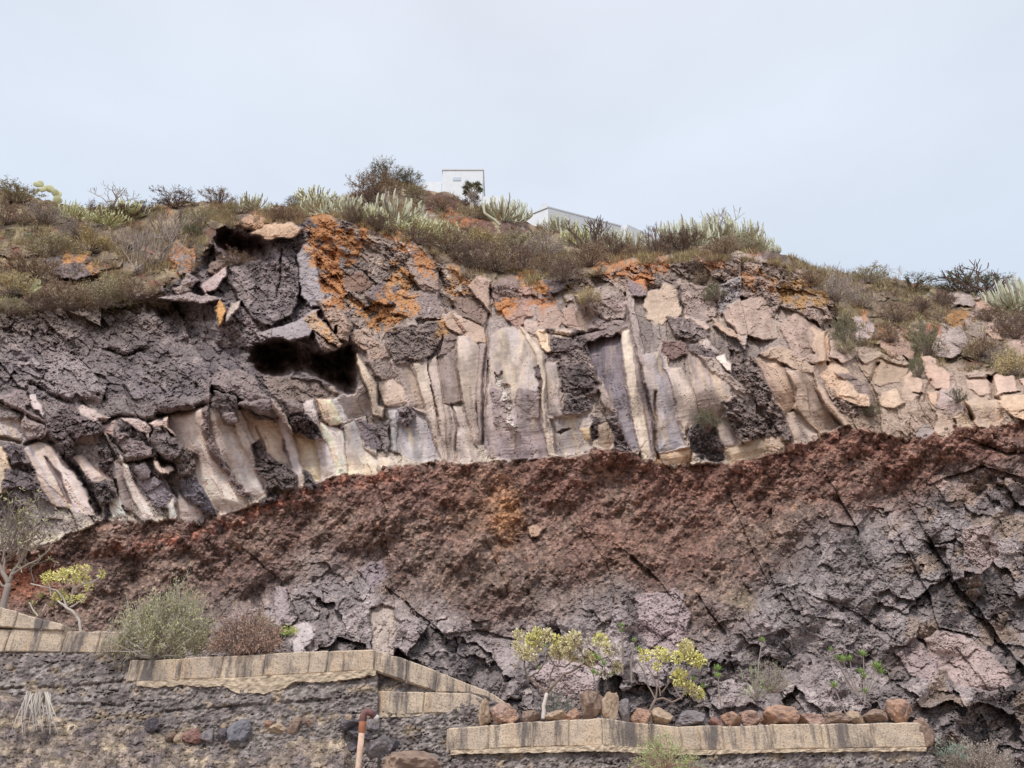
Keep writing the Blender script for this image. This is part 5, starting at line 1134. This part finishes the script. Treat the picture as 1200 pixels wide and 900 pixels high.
for k, x, y, w_, h_, lab in [
 ('bare', 166, 318, 60, 56, 'tangled grey leafless bush left of the small cave'), ('bare', 186, 306, 60, 50, 'second tangle of grey branches joined to the leafless bush'), ('bare', 196, 282, 60, 34, 'greyish stubby bush above the leafless tangle'), ('bare', 148, 296, 46, 30, 'sparse grey bush with dark seed heads'),
 ('darkbare', 690, 296, 64, 36, 'dark forked bare bush against the pale spurges'), ('darkbare', 768, 296, 40, 34, 'blackish bare stems at the left of the right spurge clump'), ('bare', 634, 290, 50, 26, 'grey bare bush below the spiky hilltop cactus'), ('bare', 975, 346, 60, 36, 'grey brown bare bush below the right skyline'),
 ('bare', 1002, 352, 44, 30, 'whitish bare twigs right of the grey brown bush'), ('darkbare', 1140, 340, 90, 40, 'dark branching bush silhouetted on the right skyline'), ('palebare', 845, 262, 60, 30, 'fine leafless twigs above the right spurge clump'), ('palebare', 455, 192, 50, 26, 'fine bare twigs sticking out of the hilltop bush'),
 ('palebare', 415, 226, 34, 22, 'pale bare twigs left of the hilltop bush'), ('palebare', 205, 232, 40, 18, 'faint twigs on the skyline above the dark cushion shrub'), ('palebare', 360, 232, 24, 18, 'whitish twigs standing left of the spurge row'), ('palebare', 1050, 332, 40, 26, 'faint bare twigs on the right skyline'), ('palebare', 135, 240, 50, 26, 'faint twigs above the left skyline dip')]:
    plant(k, x, y, w_, h_, lab, 'bush')
for k, x, y, w_, h_, lab in [
 ('spurge', 378, 250, 44, 26, 'pale grey green spurge at the left end of the row'), ('spurge', 408, 254, 48, 28, 'pale spurge in the middle of the left row'), ('spurge', 462, 262, 66, 36, 'large silvery spurge with crowded stems below the hilltop bush'), ('spurgeY', 434, 262, 40, 22, 'yellow green spurge between the two silvery ones'),
 ('spurgeY', 486, 276, 56, 18, 'yellow green low spurge below the large silvery one'), ('spurgeY', 514, 278, 50, 18, 'yellow green spurge at the right tail of the row'), ('spurge', 588, 258, 50, 30, 'spiky grey spurge right of the dragon tree'), ('spurge', 604, 256, 34, 26, 'smaller spurge beside the spiky one near the yard wall'),
 ('spurgeY', 88, 256, 34, 20, 'low spurge by the upper prickly pear'), ('spurgeY', 128, 264, 50, 14, 'yellow green spurge on the left slope, left tuft'), ('spurgeY', 150, 256, 50, 20, 'yellow green spurge on the left slope, right tuft'), ('spurge', 298, 246, 40, 18, 'sparse spurge stems above the pale ledge'), ('spurgeY', 372, 240, 50, 14, 'yellowish spurge along the skyline left of the hill'),
 ('spurge', 654, 272, 40, 22, 'spurge beside the gable of the long building'), ('spurgeY', 680, 288, 46, 26, 'pale green spurge behind the dark forked bush'), ('spurge', 716, 290, 44, 26, 'pale spurge in front of the long building'), ('spurge', 742, 294, 40, 30, 'pale spurge just left of the right clump'),
 ('spurge', 786, 288, 50, 34, 'grey green spurge starting the right clump'), ('spurge', 812, 288, 56, 42, 'tall spurge in the middle of the right clump'), ('spurge', 840, 284, 56, 38, 'dense bright spurge under the fine twigs'), ('spurge', 868, 286, 50, 30, 'spurge at the right part of the clump'), ('spurge', 892, 292, 28, 24, 'spurge with leaning stems ending the clump'), ('spurge', 907, 296, 14, 16, 'tiny lone spurge on the descending skyline'),
 ('spurge', 1186, 362, 56, 50, 'large spurge at the right edge of the frame'), ('spurge', 1208, 352, 50, 46, 'spurge cut by the right frame edge'), ('spurge', 963, 320, 18, 10, 'tiny pale spurge on the skyline right of the lichen boulders')]:
    plant(k, x, y, w_, h_, lab, 'spurge', group=GC)
# curved pale stems hanging below the right clump and from the spiky one
for i, (pts, lab) in enumerate([([(802, 270), (801, 280), (806, 288), (812, 289), (818, 282), (818, 272)], 'hooked pale spurge stem hanging over the dark shrub'), ([(586, 264), (580, 258), (568, 250), (566, 240)], 'long bent pale stem left of the spiky spurge'), ([(586, 252), (594, 258), (602, 254), (602, 248)], 'short hooked stem below the spiky spurge'),
                          ([(1152, 350), (1162, 356), (1176, 358), (1184, 354)], 'pale stem lying across at the foot of the right edge spurge')]):
    mb = MB(); b0 = surf(*pts[0]) if pts[0][1] > float(cur(SKY, pts[0][0])) else surf(pts[0][0], pts[0][1]+12)
    Yq = b0.y-1.2; q = [V(a, b, Yq) for a, b in pts]; m_ = px_m(q[0]); mb.tube([v-q[0] for v in q], [1.5*m_]*len(q), 6)
    tag(link('spurge_stem', mb.mesh('spurge_stem', [PM['spurge']]), loc=q[0]), lab, 'cactus stem')
# prickly pears
pad_bm = bmesh.new(); bmesh.ops.create_uvsphere(pad_bm, u_segments=10, v_segments=7, radius=.5)
for v in pad_bm.verts: v.co = Vector((v.co.x*(.75+.35*(v.co.z+.5)), v.co.y*.22, v.co.z+.5))
pad_me = bpy.data.meshes.new('pad'); pad_bm.to_mesh(pad_me); pad_bm.free(); pad_me.materials.append(PM['cactus'])
pad_y = pad_me.copy(); pad_y.materials.clear(); pad_y.materials.append(PM['spurgeY'])
def pear(x, y, w_, h_, n, lab, seed, me=pad_me):
    r_ = random.Random(seed); p = surf(x, y); m_ = px_m(p); root = empty('prickly_pear', p); tag(root, lab, 'cactus', GP)
    sz = max(w_, h_)/3.1*m_; nodes = [(Vector((0, 0, 0)), 0.)]
    for i in range(n):
        b, a = nodes[r_.randrange(max(0, len(nodes)-4), len(nodes))]; a2 = a+r_.uniform(-.9, .9)
        o = link('pad', me, root); o.location = b+Vector((0, -.02*i*sz, 0)); o.rotation_euler = (r_.uniform(-.3, .3), a2, r_.uniform(-.7, .7)); s = sz*r_.uniform(.75, 1.1); o.scale = (s*.8, s, s)
        nodes.append((b+Vector((math.sin(a2), 0, math.cos(a2)))*s*.92, a2*.7))
pear(34, 350, 28, 24, 9, 'prickly pear with a pale branch of pads above the left rock edge', 1, pad_y); pear(36, 280, 16, 14, 4, 'bright green prickly pear pads beside the reddish rock', 2); pear(100, 328, 14, 12, 3, 'prickly pear with two blue green pads under the orange lichen', 3)
pear(66, 240, 34, 22, 12, 'prickly pear sprawling over the left skyline', 4, pad_y); pear(160, 306, 10, 8, 2, 'single round pad low in the tangled bush', 5); pear(263, 250, 12, 12, 2, 'bright green pads on the slope above the small cave', 6); pear(114, 324, 10, 8, 2, 'small pair of pads right of the blue green ones', 7); pear(216, 262, 14, 14, 3, 'prickly pear left above the small cave', 8, pad_y)
# dragon tree
p = V(553, 243, surf(553, 244).y-.3); m_ = px_m(p); dt = empty('dragon_tree', p); tag(dt, 'small dragon tree with a rounded spiky crown in front of the white house', 'tree')
random.seed(5); mb = MB(); mb.tube([Vector((0, 0, -.3)), Vector((0, 0, 4*m_)), Vector((.5*m_, 0, 12*m_)), Vector((m_, 0, 17*m_))], [3*m_, 2.6*m_, 1.9*m_, 1.6*m_], 8); tips = []
for i in range(11):
    t = 2*math.pi*i/11; e = Vector((math.cos(t)*9*m_, math.sin(t)*9*m_, (27+4*math.sin(i*2.1))*m_)); b = Vector((m_, 0, 15*m_)); mb.tube([b, b.lerp(e, .5)+Vector((0, 0, -2*m_)), e], [1.2*m_, .9*m_, .7*m_], 5); tips.append(e)
link('trunk', mb.mesh('trunk', [PM['paletwig']]), dt); mb = MB()
for e in tips+[Vector((2*m_, 0, 32*m_)), Vector((-3*m_, -2*m_, 31*m_)), Vector((6*m_, 2*m_, 31*m_)), Vector((-7*m_, 0, 28*m_))]:
    for _ in range(60): mb.leaf(e, rvec()+Vector((0, 0, .35)), 6*m_*random.uniform(.6, 1.1), .9*m_, 0)
link('crown', mb.mesh('crown', [PM['green']]), dt)
# ground cover: tufts nobody could count
rs = np.random.default_rng(11); TV, TF, TC_ = [], [], []; cnt = 0
pal = [lin(c)*ALB for c in [(182,162,134), (160,140,118), (190,180,142), (146,124,108), (204,190,154), (174,170,132), (136,118,106), (194,180,152)]]
def tuft(p, hgt, n, c, wid=.09):
    global cnt
    for _ in range(n):
        a = rs.uniform(0, 6.283); lean_ = rs.uniform(.1, 2.2); d = np.array([math.cos(a)*lean_, math.sin(a)*lean_, 1.0]); L = hgt*rs.uniform(.5, 1.1)
        b = p+np.array([math.cos(a), math.sin(a), 0])*hgt*.25*rs.random(); s_ = np.array([-math.sin(a+rs.uniform(-1, 1)), math.cos(a), .2])*hgt*wid
        TV.extend([b-s_*.5, b+s_*.5, b+d/np.linalg.norm(d)*L]); TF.append((cnt, cnt+1, cnt+2)); cc = c*rs.uniform(.7, 1.25); TC_.extend([cc]*3); cnt += 3
n_t = 0
while n_t < 9500:
    c = rs.integers(0, nc); x = PXc[c]
    if x < -60 or x > 1260: continue
    y0, y1 = float(cur(SKY, x)), float(cur(VEG, x)); y = rs.uniform(y0+1, y1+6); r = int(np.argmin(np.abs(PY[:, c]-y)))
    if REG[r, c] > 0 and rs.random() < .8: continue
    if perlin(np.array([x/30]), np.array([y/14]), 500)[0] < -.04: continue
    p = P[r, c]; m_ = px_m(Vector(p.tolist())); q = perlin(np.array([x/45]), np.array([y/25]), 501)[0]
    tuft(p, rs.uniform(3, 10)*m_, 12, pal[int(np.clip((q+.5)*6+rs.integers(-1, 3), 0, 7))]); n_t += 1
for _ in range(500):                                            # moss and weeds in the cracks of the right scarp
    x = rs.uniform(820, 1200); y = rs.uniform(300, 500); c = int(np.searchsorted(PXc, x)); r = int(np.argmin(np.abs(PY[:, c]-y)))
    if zB[r, c] < .5 or REG[r, c] > 0 or y < cur(SKY, x): continue
    p = P[r, c]; tuft(p, rs.uniform(3, 7)*px_m(Vector(p.tolist())), 7, pal[rs.integers(0, 8)])
gcov = link('ground_cover', mesh_np('ground_cover', np.array(TV), np.array(TF), simple_mat('tuft_base', (128, 110, 90)), np.array(TC_)))
mt = bpy.data.materials.new('dry_tufts'); mt.use_nodes = True; an = mt.node_tree.nodes.new('ShaderNodeAttribute'); an.attribute_name = 'Col'; bb = mt.node_tree.nodes['Principled BSDF']; bb.inputs['Roughness'].default_value = .9; bb.inputs['Specular IOR Level'].default_value = .1
mt.node_tree.links.new(an.outputs['Color'], bb.inputs['Base Color']); gcov.data.materials.clear(); gcov.data.materials.append(mt)
tag(gcov, 'low dry grass and weeds covering the slope between the shrubs', kind='stuff')

# ------------------------------------------------------------------ plants by the walls
def hero(name, label, cat, x, y, Y): 
    o = empty(name, V(x, y, Y)); return tag(o, label, cat)
def rosette(mb, c, r, mat, n=14, up=.5):
    for k in range(n):
        t = 2.4*k; e = .2+1.1*k/n
        d = Vector((math.cos(t)*math.cos(e), math.sin(t)*math.cos(e), math.sin(e)*.9+up*.2)); mb.leaf(c, d, r*random.uniform(1., 1.35), r*.24, mat, Vector((-math.sin(t), math.cos(t), .2)).cross(d))
def flower(mb, c, r, mat, n=70):
    for _ in range(n):
        v = rvec(); q = c+v*r*random.uniform(.35, 1); mb.leaf(q, v+rvec()*.6, r*.55, r*.3, mat)
def polybranches(root, lists, Y, mat, name='branch', bump_=.0):
    """each list: [(px,py,dY,radius px), ...]"""
    for L in lists:
        pts = [V(a, b, Y+c)-root.location for a, b, c, r in L]; m_ = px_m(root.location)
        fine = []; rad = []
        for i in range(len(pts)-1):
            for k in range(3): t = k/3; fine.append(pts[i].lerp(pts[i+1], t)+rvec()*.4*m_); rad.append((L[i][3]*(1-t)+L[i+1][3]*t)*m_)
        fine.append(pts[-1]); rad.append(L[-1][3]*m_)
        rad = [q*(.72 if name == 'branch' else .85) for q in rad]; mb = MB(); mb.tube(fine, rad, 7); link(name, mb.mesh(name, [mat], True), root)
# big aeonium on the lower wall
random.seed(21); Y = 11.95; ae = hero('aeonium', 'flowering aeonium with forked dark branches and cream yellow heads on the lower wall', 'succulent', 640, 842, Y)
polybranches(ae, [[(637,842,0,3.2),(637,828,0,2.8),(641,812,0,2.6)]], Y, PM['white'], 'trunk')
polybranches(ae, [[(641,812,0,2.4),(630,802,.0,2.0),(617,792,.1,1.7),(614,780,.1,1.4),(615,768,.1,1.0)], [(620,794,.1,1.5),(630,788,0,1.3),(638,777,-.1,1.2),(640,764,-.1,.9)], [(630,784,0,1.2),(622,778,0,1.0),(616,772,.1,.8)],
  [(641,812,0,2.4),(650,802,-.1,2.2),(660,790,-.1,2.0),(672,786,0,1.8),(684,778,.1,1.5),(700,774,.1,1.2),(712,770,.1,1.0)], [(643,806,.1,1.8),(645,790,.2,1.5),(650,780,.2,1.3),(662,782,.2,1.2),(672,774,.2,1.1),(682,768,.2,.9)],
  [(650,780,.2,1.2),(644,770,.2,1.0),(640,762,.2,.8)], [(655,778,.1,1.1),(656,768,.1,.9),(652,758,.1,.8)], [(684,778,.1,1.1),(692,782,0,1.0),(704,786,0,.9)], [(688,777,.1,1.1),(690,766,.1,.9),(680,756,.1,.8)], [(700,774,.1,1),(702,762,.1,.8),(706,752,.1,.7)], [(712,770,.1,.9),(718,778,.1,.8),(724,782,.1,.6)]], Y, PM['aeo'])
m_ = px_m(ae.location)
for i, (x, y, r, k) in enumerate([(607,744,6,'cream'),(604,755,4,'cream'),(612,764,8,'cream'),(620,768,7,'cream'),(621,750,7,'yellow'),(629,742,6,'yellow'),(631,757,7,'cream'),(641,744,7,'cream'),(652,750,6,'yellow'),(649,763,7,'cream'),(655,766,6,'cream'),(663,755,8,'cream'),(672,750,9,'cream'),(668,766,8,'cream'),(680,762,8,'white'),(686,770,8,'cream'),(692,774,7,'cream'),(703,750,8,'yellow'),(712,760,7,'cream'),(720,762,7,'white'),(723,781,6,'cream'),(709,789,6,'white'),(604,780,3,'white'),(690,752,5,'white'),(628,774,4,'white')]):
    mb = MB(); c = V(x, y, Y+random.uniform(-.15, .25))-ae.location; flower(mb, Vector((0, 0, 0)), r*1.05*m_, 0, 130); rosette(mb, Vector((0, 0, -r*m_*.3)), r*m_*.9, 1, 10)
    o = link('flower_head', mb.mesh('flower_head', [PM[k], PM['aeo']]), ae, c)
mb = MB()
for x, y, r in [(702,775,8),(708,780,7),(697,770,6),(640,758,4),(632,785,5),(700,792,6),(716,792,6)]:
    rosette(mb, V(x, y, Y+.1)-ae.location, r*m_, 0, 16)
link('leaves', mb.mesh('leaves', [PM['bright']]), ae)
# second aeonium
random.seed(22); Y = 12.0; a2 = hero('aeonium', 'smaller aeonium with many upright stems and bright yellow heads, right of the big one', 'succulent', 765, 846, Y)
polybranches(a2, [[(764,848,0,2.2),(762,832,0,2),(768,820,0,2)]], Y, PM['aeo'], 'trunk')
polybranches(a2, [[(768,820,0,1.6),(760,804,.1,1.3),(754,786,.1,1.1),(745,772,.1,.8)], [(768,820,0,1.6),(770,806,0,1.4),(764,790,0,1.1),(756,776,0,.8)], [(774,816,0,1.4),(772,800,0,1.2),(770,785,0,1),(776,772,0,.8)], [(768,820,0,1.7),(778,818,-.1,1.6),(788,823,-.1,1.5),(798,818,-.1,1.3)],
  [(798,818,-.1,1.2),(804,808,-.1,1),(803,796,-.1,.9),(812,784,-.1,.8),(818,776,0,.7)], [(798,818,-.1,1.1),(790,806,0,1),(790,800,0,.8),(795,792,0,.7)], [(775,812,.1,1.3),(784,800,.1,1.1),(792,795,.1,.9)], [(804,808,0,1),(814,812,0,.9),(820,808,0,.8)], [(803,796,-.1,.9),(801,782,0,.8),(800,768,0,.7)]], Y, PM['aeo'])
for x, y, r, k in [(756,768,6,'yellow'),(772,766,6,'yellow'),(779,768,6,'yellow'),(770,781,4,'yellow'),(794,770,6,'yellow'),(804,760,8,'cream'),(808,765,7,'cream'),(813,771,7,'yellow'),(820,774,6,'yellow'),(795,795,7,'yellow'),(798,790,6,'yellow'),(807,806,6,'yellow'),(813,809,6,'cream'),(820,813,5,'yellow'),(803,755,5,'cream')]:
    mb = MB(); flower(mb, Vector((0, 0, 0)), r*1.2*m_, 0, 130); link('flower_head', mb.mesh('flower_head', [PM[k]]), a2, V(x, y, Y+random.uniform(-.1, .2))-a2.location)
mb = MB()
for x, y, r in [(813,797,6),(824,806,6),(748,762,6),(840,793,6)]: rosette(mb, V(x, y, Y+.25)-a2.location, r*m_, 0, 16)
link('leaves', mb.mesh('leaves', [PM['bright']]), a2)
# left aeonium
random.seed(23); Y = 13.3; a3 = hero('aeonium', 'pale stemmed aeonium with yellow heads on the old wall at the left', 'succulent', 95, 740, Y)
polybranches(a3, [[(95,742,0,2.2),(93,728,0,2),(86,717,0,2.2),(78,712,0,2.0),(68,704,0,1.6)], [(78,712,0,1.6),(74,700,0,1.3),(66,692,0,1.2),(54,694-6,0,1.2),(36,684,0,1)], [(60,698,0,1.1),(58,688,0,1),(54,680,0,.9)], [(82,712,-.1,1.3),(92,706,-.1,1.1),(98,702,-.1,.9)], [(78,712,.1,1.5),(84,700,.1,1.5),(86,688,.1,1.4),(84,678,.1,1.1)], [(86,690,.1,1.4),(98,684,.1,1.5),(108,682,.1,1.3),(118,676,.1,.9)], [(86,680,.1,1.2),(94,672,.1,1.2),(101,667,.1,1)], [(44,722,0,1.3),(38,714,0,1.1),(34,706,0,.9)], [(50,716,0,1.1),(54,708,0,1)]], Y, PM['paletwig'])
m3 = px_m(a3.location)
for x, y, r in [(57,676,7),(54,679,5),(72,676,7),(75,671,6),(88,668,7),(101,666,5),(119,673,5),(98,679,6),(69,698,7),(104,688,5),(95,701,5),(82,702,5),(86,680,4)]:
    mb = MB(); flower(mb, Vector((0, 0, 0)), r*m3, 0, 80); link('flower_head', mb.mesh('flower_head', [PM['yellow']]), a3, V(x, y, Y+random.uniform(-.1, .2))-a3.location)
mb = MB()
for x, y, r in [(70,700,12),(78,706,10),(36,712,10),(46,702,10),(40,722,8),(60,712,9),(90,704,8)]: rosette(mb, V(x, y, Y+.2)-a3.location, r*m3, 0, 16)
link('leaves', mb.mesh('leaves', [PM['bush']]), a3)
# tree with pale bark at the left edge
random.seed(24); Y = 13.7; tr = hero('bare_tree', 'pale barked small tree with sparse grey green twigs at the left edge', 'tree', 4, 716, Y)
polybranches(tr, [[(2,718,0,5),(6,700,0,4.5),(10,684,0,4)], [(10,684,0,3.5),(4,672,0,3),(0,664,0,2.5),(-8,650,0,2)], [(10,684,0,3.2),(14,672,0,2.4),(22,660,0,2),(30,648,0,1.4),(36,636,0,.9)], [(14,674,0,2.2),(28,664,-.2,1.6),(44,656,-.2,1.1),(58,644,-.2,.7)], [(8,688,0,2),(2,686,0,1.5),(-4,676,0,1)], [(4,672,0,2),(6,656,.2,1.5),(4,640,.2,1),(2,624,.2,.6)], [(22,660,0,1.3),(24,646,0,1),(22,632,0,.6)]], Y, PM['twig'], 'limb')
mb = MB(); 
for _ in range(150):
    x = random.gauss(14, 16); y = random.gauss(638, 16); b = V(x, y, Y+random.uniform(-.3, .3))-tr.location; q = b+(rvec()+Vector((.2, 0, .9)))*random.uniform(.15, .45); mb.tube([b, b.lerp(q, .5)+rvec()*.03, q], [.012, .009, .004], 3, 0, False)
    for _k in range(4): mb.leaf(q, rvec()+Vector((0, 0, .6)), .09, .02, 1)
link('crown', mb.mesh('crown', [PM['twig'], PM['bush']]), tr)
# foreground bushes
def big_bush(kind, seed, x, y, w_, h_, Y, leaf, twig, label, name='bush', **kw):
    root = hero(name, label, 'bush', x, y, Y); m_ = px_m(root.location); me = shrub_mesh(seed, PM[leaf], PM[twig], **kw)
    o = link('foliage', me, root); s = w_*m_/2*1.28; o.scale = (s, s*.8, h_*m_/.8); return root
big_bush('b', 71, 188, 772, 118, 98, 12.95, 'bush', 'paletwig', 'large rounded grey green bush spilling over the left walls', nb=190, nl=11000, lsz=.038, flat=.8, hollow_=.35, upr=-.1)
big_bush('b', 72, 286, 770, 86, 56, 12.85, 'pinkbrown', 'dktwig', 'low pinkish brown dry bush resting on the middle wall', nb=150, nl=7500, lsz=.05, flat=.8, hollow_=.6, upr=0)
big_bush('b', 73, 784, 908, 84, 50, 11.2, 'bright', 'pinkbrown', 'weedy bush with reddish stems and small green leaves in front of the lower wall', nb=110, nl=1300, lsz=.055, hollow_=.6)
big_bush('b', 74, 1150, 912, 90, 46, 12.6, 'grey', 'twig', 'dry grey brown bush in the bottom right corner', nb=120, nl=4000, lsz=.045)
big_bush('b', 75, 672, 832, 50, 30, 12.3, 'blue', 'twig', 'bluish green wispy plant left of the aeonium trunk', nb=60, nl=900, lsz=.06).location = V(650, 838, 12.35)
big_bush('b', 76, 306, 740, 34, 22, 13.3, 'bright', 'twig', 'small green weed above the pinkish brown bush', nb=50, nl=800, lsz=.06)
big_bush('b', 77, 336, 744, 34, 14, 13.3, 'yellow', 'bright', 'little yellow green succulent with reddish tips behind the middle wall', nb=50, nl=500, lsz=.09)
big_bush('b', 78, 1118, 892, 40, 30, 12.3, 'blue', 'twig', 'pale blue green succulent at the right end of the lower wall', nb=40, nl=300, lsz=.12)
big_bush('b', 79, 905, 812, 50, 44, 13.4, 'olive', 'twig', 'wispy dry plant growing up the rock above the big orange stone', nb=70, nl=500, lsz=.05)
big_bush('b', 80, 886, 820, 34, 50, 13.2, 'bright', 'twig', 'thin green tipped weed left of the wispy dry plant', nb=26, nl=260, lsz=.07)
big_bush('b', 81, 132, 770, 50, 24, 12.9, 'olive', 'twig', 'small trailing weed hanging at the end of the old wall', nb=50, nl=500, lsz=.05)
# green rosette plants on the rock at right
random.seed(31)
for lab, items in [('thin stemmed plant with bright green leaf rosettes on the rock above the right wall', [(974,763,5,1000,812),(980,771,4,1002,812),(988,776,9,1005,815),(996,774,7,1006,815),(1012,769,8,1012,815),(1028,784,10,1014,815),(1033,790,8,1016,815),(1009,789,7,1010,815),(1013,795,7,1010,818),(1014,812,6,1012,830)]),
                   ('single green rosette on a dead stalk above the brown lumpy stone', [(978,806,8,992,838)]), ('small green rosettes right of the big aeonium', [(728,735,6,730,780),(728,741,5,730,790),(743,752,5,740,800),(695,790,7,700,820)]),
                   ('thin plants with pointed green leaves beside the second aeonium', [(841,786,8,845,830),(842,794,6,845,830),(893,752,6,888,800)])]:
    x, y = items[0][3], items[0][4]; sp_pt = surf(x, y); Yp_ = sp_pt.y-.35; root = empty('rosette_plant', V(x, y, Yp_)); tag(root, lab, 'succulent'); m_ = px_m(root.location)
    for a, b, r, bx_, by_ in items:
        q0 = V(bx_, by_, Yp_)-root.location; q1 = V(a, b, min(Yp_, surf(a, b).y-.3))-root.location
        mb = MB(); mb.tube([q0, q0.lerp(q1, .5)+rvec()*2*m_, q1], [.9*m_, .8*m_, .6*m_], 5, 0); rosette(mb, q1, r*m_, 1, 18); rosette(mb, q1+Vector((0, 0, .02)), r*m_*.7, 1, 12, 1.2); link('rosette', mb.mesh('rosette', [PM['twig'], PM['bright']]), root)
# pale dead plant hanging on the left bank
random.seed(33); Y = 12.0; dp = hero('dead_plant', 'bleached dead plant with drooping pale stems on the bank at the lower left', 'plant', 42, 826, Y); m_ = px_m(dp.location); mb = MB()
for i in range(34):
    x0 = random.uniform(28, 60); L = random.uniform(18, 46); dx = random.gauss(0, 5); s0 = V(x0*.6+17, 822, Y)-dp.location; up_ = V(x0, 816-random.uniform(0, 6), Y-.1)-dp.location; e_ = V(x0+dx+(x0-44)*.5, 816+L, Y-.22)-dp.location
    mb.tube([s0, up_, up_.lerp(e_, .5)+rvec()*.04, e_], [.9*m_, .8*m_, .7*m_, .3*m_], 4, 0, False)
link('stems', mb.mesh('stems', [PM['paletwig']]), dp)
